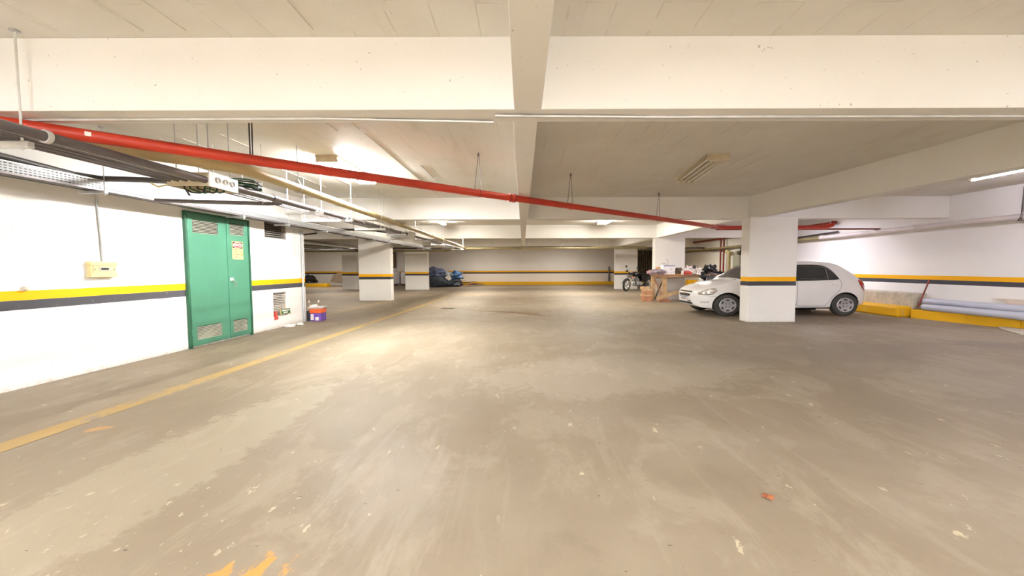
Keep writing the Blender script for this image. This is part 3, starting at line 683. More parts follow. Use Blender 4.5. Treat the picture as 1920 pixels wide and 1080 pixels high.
# ------------------------------------------------------------------ pipes of the right wall
wp = thing('wall_pipe', 'long beige pipe along the upper right wall', 'pipe', (9.7, 8, 2.2))
MB().tube([(9.70, 5.0, 2.215), (9.70, 9.3, 2.21), (9.70, 12.6, 2.19)], .055, 14).build('pipe_run', M_wpipe, wp, smooth=True)
MB().tube([(9.70, 12.5, 2.19), (9.70, 26.0, 2.18)], .050, 12).build('pipe_run', M_olive, wp, smooth=True)
for y in (9.6, 12.5, 6.0): MB().tube([(9.70, y-.06, 2.205), (9.70, y+.06, 2.205)], .062, 14).build('pipe_collar', M_wpipe, wp, smooth=True)
MB().tube([(9.60, 7.46, 2.20), (9.60, 7.50, 2.13), (9.66, 7.50, 2.13), (9.66, 7.5, 2.3), (9.68, 7.5, 2.78), (9.72, 7.5, CE)], .013, 6).build('wire_hanger', M_gpipe, wp)
MB().tube([(9.60, 7.46, 2.20), (9.62, 7.42, 2.5), (9.68, 7.48, CE)], .013, 6).build('wire_hanger', M_gpipe, wp)
pipe([(9.78, 12.0, 2.33), (9.72, 16.5, 2.22), (9.7, 19, 2.10), (9.74, 22, 2.13), (9.75, 28.3, 2.12)], .028, M_dpipe, 'dark sagging cable along the upper right wall', name='wall_cable')
pipe([(9.72, 12.0, 2.62), (9.72, 20, 2.64), (9.72, 26, 2.65)], .045, M_redd, 'dark red pipe high on the right wall above the risers')
pipe([(9.70, 18.92, .03), (9.70, 18.92, 2.60)], .038, M_redd, 'dark red vertical riser, farther one of the pair')
pipe([(9.70, 18.62, .03), (9.70, 18.62, 2.60)], .038, M_redd, 'dark red vertical riser, nearer one of the pair')
vp = thing('vertical_pipe', 'beige vertical pipe with elbow beside the red risers', 'pipe', (9.66, 18.05, 0))
MB().tube([(9.66, 18.05, .02), (9.66, 18.05, 1.82)], .07, 12).build('pipe_run', M_beige, vp, smooth=True)
MB().tube([(9.66, 18.05, 1.78), (9.66, 18.06, 1.92), (9.66, 18.16, 1.98), (9.66, 18.3, 1.99)], .085, 12).build('elbow', M_beige, vp, smooth=True)
MB().tube([(9.66, 18.05, .62), (9.66, 18.05, .70)], .10, 12).build('pipe_collar', M_beige, vp, smooth=True)
eb = thing('electrical_cabinet', 'grey electrical cabinet on the right wall by the risers', 'electrical box', (9.75, 17.45, 1.2))
MB().box(9.66, 9.845, 17.18, 17.74, 1.22, 1.78).build('cabinet_body', M_ebox, eb, bevel=.01)
MB().box(9.645, 9.66, 17.20, 17.72, 1.24, 1.76).build('cabinet_door', M_ebox, eb, bevel=.006)
MB().box(9.66, 9.80, 17.42, 17.60, 1.80, 1.98).build('meter_box', M_ebox, eb, bevel=.008)
MB().bar((9.74, 17.32, 1.75), (9.74, 17.18, 2.15), .06, .06).build('conduit', M_black, eb)
MB().box(9.70, 9.80, 17.44, 17.54, .72, 1.22).build('conduit', M_black, eb)
pipe([(9.76, 19.0, .78), (9.76, 13.0, .78)], .03, M_redd, 'low dark pipe on the right wall behind the workbench end')

# long crosswise pipes by the far bays
pipe([(-14.0, 20.15, 2.28), (0, 20.25, 2.28), (6.5, 20.25, 2.29)], .055, M_olive, 'beige crosswise pipe under the far ceiling')
pipe([(-13.0, 20.55, 2.335), (-1.0, 20.6, 2.335), (3.2, 20.6, 2.36), (4.4, 20.6, 2.30), (9.7, 20.6, 2.27)], .040, M_dpipe, 'dark crosswise pipe under the far ceiling')
pipe([(-12.0, 17.8, 2.27), (-4.6, 17.9, 2.26), (-3.6, 18.0, 2.24)], .04, M_steel, 'grey crosswise conduit beyond the nearest left pillar')
pipe([(-12.0, 19.0, 2.22), (-5.0, 19.1, 2.22), (-3.4, 19.1, 2.22)], .03, M_dpipe, 'dark crosswise conduit beyond the nearest left pillar')
pipe([(-12.5, 21.4, 2.20), (-8.5, 21.3, 2.18), (-4.0, 21.2, 2.2)], .045, M_olive, 'low beige crosswise pipe in the left aisle')
pipe([(-9.5, 13.6, 2.15), (-8.6, 16.4, 2.2), (-7.6, 18.4, 2.12), (-7.0, 19.2, 2.2)], .02, M_black, 'black sagging cable in the left aisle', name='sagging_cable')
pipe([(-10.8, 15.0, 2.2), (-9.6, 17.5, 2.12), (-8.7, 20.8, 2.2)], .03, M_dpipe, 'dark slanting pipe in the left aisle')
for x in (-5.3, -3.6, -1.6, .2, 2.0, 4.0):
    tag(MB().tube([(x, 20.25, 2.32), (x, 20.25, CE)], .007, 6).build('threaded_rod', M_steel), 'thin rod holding the far crosswise pipes', 'rod', 'rods of the far crosswise pipes')

# ------------------------------------------------------------------ things by the right kerb
def fat(pts, label): 
    t = thing('plastic_pipe', label, 'pipe', pts[0], 0, 'big grey plastic pipes on the kerb')
    MB().tube(pts, .075, 20).build('pipe_run', M_pvc, t, smooth=True)
    a = Vector(pts[0]).lerp(Vector(pts[-1]), .42); d = (Vector(pts[-1])-Vector(pts[0])).normalized()
    MB().tube([a-d*.02, a+d*.16], .081, 20).build('pipe_socket', M_pvc, t, smooth=True)
    e = Vector(pts[-1]); MB().tube([e, e+d*.006], .066, 20).build('pipe_bore', M_gpipe, t)
fat([(9.80-.11, 5.9, .283), (9.53, 9.10, .283)], 'big grey plastic pipe lying on the yellow kerb, front one')
fat([(9.765, 5.9, .410), (9.66, 9.28, .410)], 'big grey plastic pipe lying behind and above the front one')
pipe([(9.52, 9.22, .27), (9.76, 9.22, .93)], .016, M_redd, 'thin dark red rod leaning on the right wall', name='leaning_rod')
tag(MB().prism([(7.0, .45), (7.72, .45), (7.78, .50), (7.99, .562), (7.99, .58), (7.0, .60)], 0, .03, Matrix(((0, 0, 1, 9.80), (1, 0, 0, 0), (0, 1, 0, 0), (0, 0, 0, 1)))).build('broken_board', M_bboard), 'broken pale board standing on the pipes by the right wall', 'board')
# leaf & bits on the floor
lf = MB().add([(1.29, 2.02, .004), (1.31, 2.045, .012), (1.345, 2.04, .006), (1.355, 2.015, .013), (1.33, 1.99, .004), (1.30, 1.995, .012), (1.325, 2.02, .018)], [(0, 1, 6), (1, 2, 6), (2, 3, 6), (3, 4, 6), (4, 5, 6), (5, 0, 6)])
tag(lf.build('dry_leaf', M_leaf, solid=.002), 'dry brown leaf on the floor', 'leaf')
for k, (x, y, s, lb) in enumerate([(-5.0, 8.16, .10, 'crumpled white paper by the foot of the left wall'), (-4.93, 8.45, .05, 'small white paper scrap beside the crumpled one')]):
    tag(MB().blob((x, y, .02), (s, s*.7, .03), k+3, .7).build('paper_scrap', M_sigw), lb, 'paper', 'paper scraps by the left wall')

# ------------------------------------------------------------------ paint box at the wall corner
pb = thing('carton', 'purple and orange printed carton at the corner of the left wall', 'box', (-4.98, 9.16, 0))
MB().box(-5.06, -4.80, 9.06, 9.30, .0, .27).build('carton_body', M_purple, pb, bevel=.008)
MB().box(-5.065, -4.795, 9.055, 9.305, .19, .29).build('orange_band', M_orange, pb, bevel=.008)
MB().box(-5.04, -4.97, 9.052, 9.058, .03, .17).box(-4.93, -4.85, 9.052, 9.058, .02, .10).build('print_panel', M_bagw, pb)
for a, b in [((-5.06, 9.06, .29), (-4.80, 9.0, .335)), ((-5.06, 9.30, .29), (-4.80, 9.36, .33))]:
    MB().add([a, (b[0], a[1], a[2]), b, (a[0], b[1], b[2])], [(0, 1, 2, 3)]).build('flap', M_bagw, pb, solid=.004)
MB().add([(-4.80, 9.06, .29), (-4.80, 9.30, .29), (-4.75, 9.30, .34), (-4.75, 9.06, .33)], [(0, 1, 2, 3)]).build('flap', M_bagw, pb, solid=.004)
tag(MB().box(-5.16, -5.07, 9.08, 9.20, 0, .24).build('black_can', M_black, bevel=.015), 'narrow black can between the wall corner and the carton', 'can')
tag(MB().blob((-5.03, 9.18, .32), (.10, .09, .05), 5, .6).build('crumpled_wrap', M_bagw, smooth=True), 'crumpled white wrap on top of the carton', 'wrap')
for k, (a, b, lb) in enumerate([((-4.98, 9.2, .28), (-4.90, 9.15, .45), 'pale stick poking out of the carton towards the aisle'), ((-5.10, 9.2, .30), (-5.12, 9.16, .45), 'pale stick poking out of the carton beside the wall')]):
    t = thing('stick', lb, 'stick', a, 0, 'sticks in the carton')
    MB().bar(a, b, .012, .012).build('shaft', M_wood, t)
    bb = Vector(b); aa = Vector(a); MB().tube([bb-(bb-aa)*.02, bb+(bb-aa)*.22], .018, 8).build('tip', M_bagw, t, smooth=True)

for x, y, z in [(-8.0, 17.85, 2.30), (-5.6, 17.88, 2.30), (-8.0, 19.05, 2.24), (-5.6, 19.09, 2.24), (-10.5, 21.35, 2.24), (-6.9, 21.27, 2.24), (-9.6, 17.5, 2.14), (-7.2, 11.5, 2.19), (-7.6, 13.2, 2.17), (-8.6, 16.4, 2.21)]:
    tag(MB().tube([(x, y, z), (x, y, CE)], .006, 6).build('threaded_rod', M_steel), 'thin rod holding the left aisle pipes', 'rod', 'rods of the left aisle pipes')
# ------------------------------------------------------------------ white hatchback
CX0, CYC, SX = 4.235, 10.43, 1.205
car = thing('car', 'white five-door hatchback parked behind the wide pillar', 'car', (6.5, CYC, 0))
def cxf(x, y, z): return (CX0 + (x if x > .765 else .765-(.765-x)*.83)*SX, CYC + y, z)
def interp(tab, x):
    if x <= tab[0][0]: return tab[0][1]
    for i in range(len(tab)-1):
        a, b = tab[i], tab[i+1]
        if x <= b[0]:
            t = (x-a[0])/(b[0]-a[0])
            m0 = (b[1]-tab[i-1][1])/(b[0]-tab[i-1][0]) if i > 0 else (b[1]-a[1])/(b[0]-a[0])
            m1 = (tab[i+2][1]-a[1])/(tab[i+2][0]-a[0]) if i+2 < len(tab) else (b[1]-a[1])/(b[0]-a[0])
            h = b[0]-a[0]; t2, t3 = t*t, t*t*t
            return (2*t3-3*t2+1)*a[1] + (t3-2*t2+t)*h*m0 + (-2*t3+3*t2)*b[1] + (t3-t2)*h*m1
    return tab[-1][1]
TOP = [(0, .52), (.04, .60), (.12, .665), (.3, .735), (.55, .80), (.8, .855), (1.0, .895), (1.06, .92), (1.25, 1.06), (1.5, 1.24), (1.7, 1.335), (1.95, 1.375), (2.3, 1.392), (2.7, 1.385), (2.98, 1.36), (3.14, 1.315), (3.32, 1.19), (3.5, 1.03), (3.62, .90), (3.70, .80), (3.76, .66), (3.80, .60)]
BOT = [(0, .36), (.05, .27), (.15, .22), (.45, .185), (.6, .20), (1.2, .21), (2.8, .21), (3.4, .24), (3.6, .27), (3.74, .30), (3.80, .40)]
WID = [(0, .34), (.03, .46), (.08, .58), (.16, .68), (.28, .745), (.45, .785), (.7, .805), (1.2, .81), (2.6, .81), (3.1, .80), (3.4, .775), (3.58, .735), (3.70, .66), (3.77, .56), (3.80, .48)]
def side_y(x, z):
    W = interp(WID, x)
    y = W
    if z < .52: y -= .045*((.52-z)/.32)**2
    if z > .60: y -= .020*min(1, (z-.60)/.30)**2
    if z > .90: y -= .40*(z-.90)
    if .565 < z < .62: y += 0
    return max(y, .05)
def crn(x): 
    h = interp(TOP, x)-interp(BOT, x); return min(.115, h*.42)
def ring(x):
    zb, zt = interp(BOT, x), interp(TOP, x); rc = crn(x); pts = [(0, zb), (side_y(x, zb)*.8, zb), (side_y(x, zb+.03)-.02, zb+.008)]
    z0, z1 = zb+.035, zt-rc
    for i in range(15): z = z0+(z1-z0)*i/14; pts.append((side_y(x, z), z))
    ws = side_y(x, z1); rw = min(rc*1.7, ws*.5)
    for i in range(1, 7):
        a = i/6*PI/2; pts.append((ws-rw+rw*math.cos(a)**.75 if i < 6 else ws-rw, z1+rc*math.sin(a)))
    for k in (.75, .5, .25, 0): pts.append(((ws-rw)*k, zt + .022*(1-k*k)))
    return pts
def topsurf(x, y):
    zt = interp(TOP, x); rc = crn(x); ws = side_y(x, zt-rc); rw = min(rc*1.7, ws*.5); k = abs(y)/(ws-rw)
    if k <= 1: return zt+.022*(1-k*k)
    c = min(1, max(0, (abs(y)-(ws-rw))/rw)); return zt-rc+rc*math.sin(math.acos(c**(1/.75)))
b = MB(); xs = [0, .015, .04, .08, .12, .16, .22] + [.28+i*.06 for i in range(58)] + [3.74, 3.77, 3.79, 3.80]
xs = sorted(set(round(x, 3) for x in xs)); R = [ring(x) for x in xs]; n = len(R[0])
full = lambda r: [(-y, z) for y, z in r] + [(y, z) for y, z in reversed(r[1:-1])]
vs = []; 
for x, r in zip(xs, R): vs += [cxf(x, y, z) for y, z in full(r)]
N = 2*n-2; fs = []
for i in range(len(xs)-1):
    for j in range(N): fs.append((i*N+j, i*N+(j+1) % N, (i+1)*N+(j+1) % N, (i+1)*N+j))
fs += [tuple(range(N)), tuple(reversed(range((len(xs)-1)*N, len(xs)*N)))]
b.add(vs, fs)
body = b.build('car_body', [M_car, M_dark], car, smooth=True)
cut = MB(); XW = (.765, 3.225); AR = .315
for xw in XW:
    for s in (-1, 1):
        y0, y1 = (-.95, -.53) if s < 0 else (.53, .95)
        poly = [(CX0+xw*SX+AR*SX*math.cos(a*PI/20), .285+AR*1.02*math.sin(a*PI/20)) for a in range(40)]
        M = Matrix(((1, 0, 0, 0), (0, 0, 1, CYC), (0, 1, 0, 0), (0, 0, 0, 1)))
        cut.prism(poly, y0, y1, M)
cut.cur = 1
co_ = cut.build('cutter', [M_car, M_dark], car); 
for p in co_.data.polygons: p.material_index = 1
md = body.modifiers.new('bool', 'BOOLEAN'); md.object = co_; md.operation = 'DIFFERENCE'; md.solver = 'EXACT'
bpy.context.view_layer.update(); dg = bpy.context.evaluated_depsgraph_get()
nm = bpy.data.meshes.new_from_object(body.evaluated_get(dg)); body.modifiers.clear(); body.data = nm
bpy.data.objects.remove(co_)
for p in nm.polygons: p.use_smooth = True
try: nm.set_sharp_from_angle(angle=math.radians(35))
except Exception: pass

def drape(name, top, bot, x0, x1, mat, par, off=.005, nx=24, nz=8, sides=(-1, 1), th=.004):
    out = []
    for s in sides:
        rows = []
        for i in range(nx+1):
            x = x0+(x1-x0)*i/nx; zt, zb = top(x), bot(x)
            rows.append([cxf(x, s*(side_y(x, zb+(zt-zb)*j/nz)+off), zb+(zt-zb)*j/nz) for j in range(nz+1)])
        out.append(MB().grid(rows).build(name, mat, par, smooth=True, solid=th))
    return out
# side glass: black surround, panes
W1T = lambda x: interp([(1.20, .925), (1.4, 1.09), (1.62, 1.235), (1.85, 1.287), (2.15, 1.30), (2.2, 1.30)], x)
WB = lambda x: interp([(1.2, .90), (2.2, .905), (3.0, .925), (3.08, .945)], x)
W2T = lambda x: interp([(2.2, 1.30), (2.5, 1.298), (2.75, 1.28), (2.86, 1.245), (2.97, 1.15), (3.06, 1.00), (3.08, .95)], x)
drape('window_seal', lambda x: W1T(x)+.006, lambda x: WB(x)-.008, 1.19, 2.2, M_black, car, .004)
drape('window_seal', lambda x: W2T(x)+.006, lambda x: WB(x)-.008, 2.2, 3.085, M_black, car, .004)
drape('front_side_window', lambda x: W1T(x)-.022, lambda x: WB(x)+.006, 1.28, 2.16, M_glass, car, .009)
drape('rear_side_window', lambda x: W2T(x)-.020, lambda x: WB(x)+.006, 2.24, 2.86, M_glass, car, .009)
drape('rear_quarter_window', lambda x: W2T(x)-.024, lambda x: WB(x)+.006, 2.885, 3.045, M_glass, car, .009)
def patch(name, x0, x1, yf, mat, off=.006, nx=14, ny=14, th=.004):
    rows = []
    for i in range(nx+1):
        x = x0+(x1-x0)*i/nx; w_ = yf(x)
        rows.append([cxf(x, w_*(2*j/ny-1), topsurf(x, w_*(2*j/ny-1))+off) for j in range(ny+1)])
    return MB().grid(rows).build(name, mat, car, smooth=True, solid=th)
patch('windscreen', 1.09, 1.66, lambda x: .62-.12*(x-1.09)/.57, M_glass)
patch('rear_window', 3.20, 3.56, lambda x: .47+.06*(x-3.2)/.36, M_glass)
MB().bar(cxf(1.05, -.5, .925), cxf(1.08, .05, .945), .012, .012).build('wiper', M_black, car)
# seams
def line(name, pts, wd=.004, mat=M_gpipe, s=-1):
    P = []
    for (xa, za), (xb, zb) in zip(pts, pts[1:]):
        for i in range(8):
            t = i/8; P.append((xa+(xb-xa)*t, za+(zb-za)*t))
    P.append(pts[-1])
    return MB().tube([cxf(x, s*(side_y(x, z)), z) for x, z in P], wd, 5, False).build(name, mat, car)
for s in (-1, 1):
    line('door_seam', [(1.17, .90), (1.14, .6), (1.16, .30), (1.22, .26), (2.16, .26), (2.2, .32), (2.2, .90)], s=s)
    line('door_seam', [(2.2, .30), (2.24, .26), (2.78, .26), (2.86, .34), (2.92, .48), (3.04, .60), (3.12, .72), (3.13, .84), (3.09, .94)], s=s)
    line('body_crease', [(1.2, .56), (2.85, .56)], .003, M_steelw, s=s)
    line('bonnet_seam', [(.42, .70), (.7, .755), (1.0, .815)], .003, M_steelw, s=s)
    line('bumper_seam', [(.48, .40), (.45, .50), (.30, .52)], .003, s=s)
    line('bumper_seam', [(3.50, .40), (3.48, .53), (3.72, .56)], .003, M_steelw, s=s)
    MB().box(.0, .15, -.008, .012, -.014, .014, Matrix.Translation(cxf(2.93, s*(side_y(2.9, .80)+.004), .80))).build('door_handle', M_car, car, bevel=.006)
    MB().box(.0, .15, -.008, .012, -.014, .014, Matrix.Translation(cxf(2.02, s*(side_y(2.0, .80)+.004), .80))).build('door_handle', M_car, car, bevel=.006)
    MB().blob(cxf(1.30, s*.90, .97), (.07, .10, .06), 1, 0, flat=False).build('wing_mirror', M_car, car, smooth=True)
    # headlamp: draped lens wrapping the corner
    HT = lambda x: interp([(.10, .60), (.2, .665), (.32, .70), (.44, .71), (.50, .665)], x)
    HB = lambda x: interp([(.10, .55), (.2, .54), (.3, .545), (.38, .565), (.46, .62), (.50, .655)], x)
    hl = drape('headlamp', HT, HB, .095, .50, M_lens, car, .006, 18, 6, (s,))[0]
    for xh, zh, rr in ((.19, .595, .030), (.29, .612, .034)):
        c = Vector(cxf(xh, s*(side_y(xh, zh)+.004), zh)); d = Vector((-.5, s*.85, 0)).normalized()
        MB().tube([c-d*.02, c+d*.012], rr, 14).build('lamp_reflector', M_chrome, hl, smooth=True)
    drape('tail_lamp', lambda x: interp([(3.50, .90), (3.56, .93), (3.60, .90), (3.70, .76)], x), lambda x: interp([(3.50, .88), (3.60, .70), (3.70, .62)], x), 3.50, 3.70, M_redl, car, .008, 10, 6, (s,))
    # front bumper lower inlet
    drape('fog_lamp_recess', lambda x: .405, lambda x: .345, .13, .30, M_steelw, car, .003, 8, 3, (s,), .003)
# front face pieces: grille openings, emblem, plate, lower inlet
def nose(y, z):                                   # x of the front surface at (y, z)
    lo, hi = 0.0, 1.2
    for _ in range(28):
        m_ = (lo+hi)/2
        inside = interp(BOT, m_) < z < topsurf(m_, min(abs(y), side_y(m_, z)-.001)) and abs(y) < side_y(m_, z)
        if inside: hi = m_
        else: lo = m_
    return hi
def face(name, y0, y1, zlo, zhi, mat, par=car, off=.008, ny=10, nz=4):
    rows = []
    for i in range(ny+1):
        y = y0+(y1-y0)*i/ny; a, c = zlo(y), zhi(y)
        rows.append([cxf(nose(y, a+(c-a)*j/nz)-off, y, a+(c-a)*j/nz) for j in range(nz+1)])
    return MB().grid(rows).build(name, mat, par, smooth=True, solid=.006)
face('upper_grille', -.36, .36, lambda y: .592+.01*abs(y), lambda y: .625-.03*abs(y)**2, M_dark)
face('lower_grille', -.32, .32, lambda y: .485+.12*abs(y)**2, lambda y: .555-.02*abs(y), M_dark)
face('grille_bar', -.40, .40, lambda y: .560, lambda y: .588, M_car, off=.018)
face('bumper_inlet', -.42, .42, lambda y: .285, lambda y: .325, M_black, off=.004)
em = MB(); ez = .573; xN = nose(0, ez)-.03
em.prism([(-.062, .012), (-.02, .012), (-.02, .022), (.02, .022), (.02, .012), (.062, .012), (.072, -.012), (.02, -.012), (.02, -.022), (-.02, -.022), (-.02, -.012), (-.072, -.012)], 0, .012,
         Matrix(((0, 0, -1, cxf(xN, 0, 0)[0]+.006), (1, 0, 0, CYC), (0, 1, 0, ez), (0, 0, 0, 1))))
em.build('emblem', M_plastic, car)
pn = MB(); px_ = cxf(nose(0, .43), 0, 0)[0]-.015
npl = MB().box(px_-.012, px_, CYC-.22, CYC+.22, .375, .475).build('number_plate', M_sigw, car, bevel=.004)
MB().box(px_-.014, px_-.012, CYC-.215, CYC+.215, .452, .472).build('plate_band', M_blue, npl)
e2 = MB()
for k in range(7): e2.box(px_-.014, px_-.012, CYC-.19+k*.056, CYC-.155+k*.056, .392, .440)
tag(e2.build('plate_lettering', M_gpipe, npl), kind='stuff')
MB().box(px_-.01, px_+.01, CYC-.40, CYC-.245, .37, .385).box(px_-.01, px_+.01, CYC-.40, CYC-.245, .33, .345).build('bumper_slot', M_black, car)
# underside shadow pan, silencer
MB().box(CX0+1.0*SX, CX0+3.2*SX, CYC-.6, CYC+.6, .17, .23).build('underbody', M_black, car, bevel=.02)
MB().box(CX0+.45*SX, CX0+1.0*SX, CYC-.55, CYC+.55, .16, .25).build('engine_guard', M_black, car, bevel=.03)
MB().tube([cxf(2.45, -.2, .17), cxf(2.95, -.2, .17)], .07, 12).build('silencer', M_black, car, smooth=True)
# wheels
def wheel(xw, s):
    c = cxf(xw, s*.79, .283); M = Matrix.Translation(c) @ Matrix.Diagonal((SX*.975, 1, 1, 1)) @ Matrix.Rotation(PI/2*s*-1, 4, 'X')
    # local z points outwards (away from the car centre)
    if s < 0: M = Matrix.Translation(c) @ Matrix.Diagonal((SX*.975, 1, 1, 1)) @ Matrix.Rotation(PI/2, 4, 'X')
    w_ = MB().lathe([(.178, -.165), (.25, -.17), (.272, -.155), (.282, -.12), (.283, -.05), (.278, -.02), (.262, -.004), (.225, .0), (.19, -.006), (.178, -.02)], 48, M, closed=True).build('tyre', M_tyre, car, smooth=True)
    for q_ in range(4): pass
    rm = MB().lathe([(.0, -.03), (.05, -.012), (.10, -.006), (.158, -.004), (.172, .002), (.182, -.004), (.184, -.02), (.0, -.06)], 48, M).build('wheel_cover', M_rim, car, smooth=True)
    for k in range(6):
        a = k*PI/3 + PI/6; pts = []
        for i in range(7): t = a-.27+.54*i/6; pts.append((.146*math.cos(t), .146*math.sin(t)))
        for i in range(7): t = a+.20-.40*i/6; pts.append((.116*math.cos(t), .116*math.sin(t)))
        MB().prism(pts, -.006, -.0005, M).build('cover_slot', M_dark, rm)
    for k in range(4):
        a = k*PI/2+PI/4; MB().prism([(.052*math.cos(a)+.011*math.cos(t*PI/5), .052*math.sin(a)+.011*math.sin(t*PI/5)) for t in range(10)], -.014, -.005, M).build('wheel_nut', M_dark, rm)
    MB().lathe([(0, -.01), (.024, -.008), (.026, -.012), (.0, -.03)], 16, M).build('hub_cap', M_rim, rm, smooth=True)
for xw in XW:
    for s in (-1, 1): wheel(xw, s)

# ------------------------------------------------------------------ motorcycles
def motorcycle(label, loc, rz, steer=.35, lean=.10):
    t = local(thing('motorcycle', label, 'motorcycle', loc, rz, 'parked motorcycles')); t.rotation_euler = (lean, 0, rz); t.scale = (1.15, 1.05, 1.10)
    def whl(M, par):
        MB().lathe([(.235, -.035), (.27, -.045), (.295, -.035), (.305, 0), (.295, .035), (.27, .045), (.235, .035)], 30, M, closed=True).build('tyre', M_black, par, smooth=True)
        w_ = MB().lathe([(.215, -.03), (.236, -.03), (.236, .03), (.215, .03)], 30, M, closed=True).build('wheel_rim', M_chrome, par, smooth=True)
        MB().lathe([(.0, -.05), (.05, -.05), (.065, -.02), (.065, .02), (.05, .05), (.0, .05)], 14, M).build('hub', M_steel, par, smooth=True)
        sp = MB()
        for k in range(16):
            a = k*PI/8; sp.tube([tuple(M @ Vector((.05*math.cos(a+.4), .05*math.sin(a+.4), .02*(-1)**k))), tuple(M @ Vector((.22*math.cos(a), .22*math.sin(a), 0)))], .004, 4)
        tag(sp.build('spokes', M_chrome, par), kind='stuff')
        return w_
    RX_ = Matrix.Rotation(PI/2, 4, 'X')
    # steering assembly around the head (x=.50)
    SM = Matrix.Translation((.46, 0, .78)) @ Matrix.Rotation(-.42, 4, 'Y') @ Matrix.Rotation(steer, 4, 'Z') @ Matrix.Rotation(.42, 4, 'Y') @ Matrix.Translation((-.46, 0, -.78))
    def S_(p): return tuple(SM @ Vector(p))
    whl(SM @ Matrix.Translation((.70, 0, .305)) @ RX_, t)
    for s in (-1, 1): MB().tube([S_((.70, s*.085, .305)), S_((.55, s*.085, .64)), S_((.47, s*.085, .84))], [.026, .024, .018], 8).build('fork_leg', M_chrome, t, smooth=True)
    fd = MB(); rows = []
    for i in range(11):
        a = .25+i*.17; rows.append([S_((.70+.325*math.cos(a), y, .305+.325*math.sin(a)-abs(y)*.25)) for y in (-.06, -.03, 0, .03, .06)])
    fd.grid(rows).build('front_fender', M_black, t, smooth=True, solid=.006)
    MB().tube([S_((.52, 0, .72)), S_((.58, 0, .725)), S_((.635, 0, .73)), S_((.65, 0, .73))], [.05, .085, .09, .085], 16).build('headlamp', M_black, t, smooth=True)
    MB().tube([S_((.65, 0, .73)), S_((.658, 0, .73))], .08, 16).build('headlamp_lens', M_chrome, t, smooth=True)
    MB().blob(S_((.53, 0, .86)), (.09, .12, .05), 2, .05, flat=False).build('instrument_cluster', M_black, t, smooth=True)
    MB().tube([S_((.36, -.36, .93)), S_((.42, -.2, .965)), S_((.46, -.06, .91)), S_((.46, .06, .91)), S_((.42, .2, .965)), S_((.36, .36, .93))], .013, 8).build('handlebar', M_chrome, t, smooth=True)
    for s in (-1, 1):
        MB().tube([S_((.37, s*.27, .945)), S_((.33, s*.39, .92))], .019, 8).build('grip', M_black, t, smooth=True)
        MB().tube([S_((.40, s*.24, .95)), S_((.41, s*.27, 1.12))], .007, 6).build('mirror_stem', M_black, t)
        MB().lathe([(0, -.01), (.05, -.008), (.055, .004), (.0, .012)], 16, SM @ Matrix.Translation((.41, s*.30, 1.15)) @ Matrix.Rotation(PI/2, 4, 'Y')).build('mirror', M_black, t, smooth=True)
        MB().tube([S_((.50, s*.10, .70)), S_((.52, s*.19, .70)), S_((.525, s*.215, .70))], [.010, .022, .018], 8).build('indicator', M_orange if s > 0 else M_steelw, t, smooth=True)
    MB().lathe([(0, -.02), (.06, -.015), (.06, .03), (0, .03)], 12, Matrix.Translation((.64, 0, .96)) @ Matrix.Rotation(.8, 4, 'Y')).build('fly_screen', M_black, t, smooth=True)
    # frame
    fr_ = MB()
    for s in (-1, 1):
        fr_.tube([(.42, s*.03, .84), (.30, s*.10, .50), (.20, s*.11, .28), (-.15, s*.11, .26), (-.28, s*.10, .42), (-.30, s*.10, .68)], .016, 7)
    fr_.tube([(.42, 0, .84), (0, 0, .74), (-.35, 0, .72), (-.85, 0, .80)], .022, 8)
    tag(fr_.build('frame', M_black, t, smooth=True), kind='stuff')
    # tank
    rows = []
    for i in range(13):
        u = i/12; x = .40-u*.55; wd_ = .135*math.sin(PI*min(1, .12+u*.8))**.6; ht = .125*math.sin(PI*min(1, .15+u*.75))**.6
        rows.append([(x, wd_*math.cos(a), .80+ht*math.sin(a) - (.05 if math.sin(a) < 0 else 0)*0) for a in [j*2*PI/16 for j in range(17)]])
    MB().grid(rows).build('fuel_tank', M_bagb, t, smooth=True)
    MB().tube([(.14, 0, .915), (.14, 0, .935)], .032, 12).build('filler_cap', M_chrome, t)
    sb = MB()
    rows = []
    for i in range(15):
        u = i/14; x = -.12-u*.72; z = .80+.05*u**2-.025*math.sin(PI*u); wd_ = .10+.05*math.sin(PI*min(1, u*1.3)) if u < .77 else .13-.04*(u-.77)/.23
        rows.append([(x, wd_*math.cos(a), z+.05*math.sin(a)) for a in [j*2*PI/14 for j in range(15)]])
    sb.grid(rows).build('seat', M_black, t, smooth=True)
    for s in (-1, 1):
        MB().prism([(-.05, .72), (-.10, .52), (-.35, .50), (-.50, .70), (-.30, .76)], s*.10, s*.13, Matrix(((1, 0, 0, 0), (0, 0, 1, 0), (0, 1, 0, 0), (0, 0, 0, 1)))).build('side_cover', M_bagb, t, bevel=.01)
        MB().tube([(-.70, s*.10, .305), (-.62, s*.12, .70)], [.03, .022], 8).build('shock_absorber', M_chrome, t, smooth=True)
        MB().box(-.08, .0, min(s*.12, s*.30), max(s*.12, s*.30), .27, .295).build('foot_peg', M_black, t, bevel=.006)
    eg = MB().box(-.12, .20, -.10, .10, .27, .44).build('engine_block', M_steel, t, bevel=.03)
    MB().lathe([(0, -.16), (.09, -.155), (.10, -.12), (.10, .12), (.09, .155), (0, .16)], 18, Matrix.Translation((-.02, 0, .35)) @ RX_).build('crankcase_cover', M_rim, eg, smooth=True)
    for k in range(6): MB().box(.03, .20, -.075, .075, .45+k*.028, .463+k*.028).build('cooling_fin', M_steel, eg)
    MB().box(.06, .17, -.055, .055, .44, .66).build('cylinder', M_gpipe, eg)
    MB().tube([(.19, -.05, .55), (.30, -.09, .45), (.28, -.12, .27), (.0, -.15, .24), (-.25, -.17, .26)], .020, 8).build('exhaust_header', M_chrome, t, smooth=True)
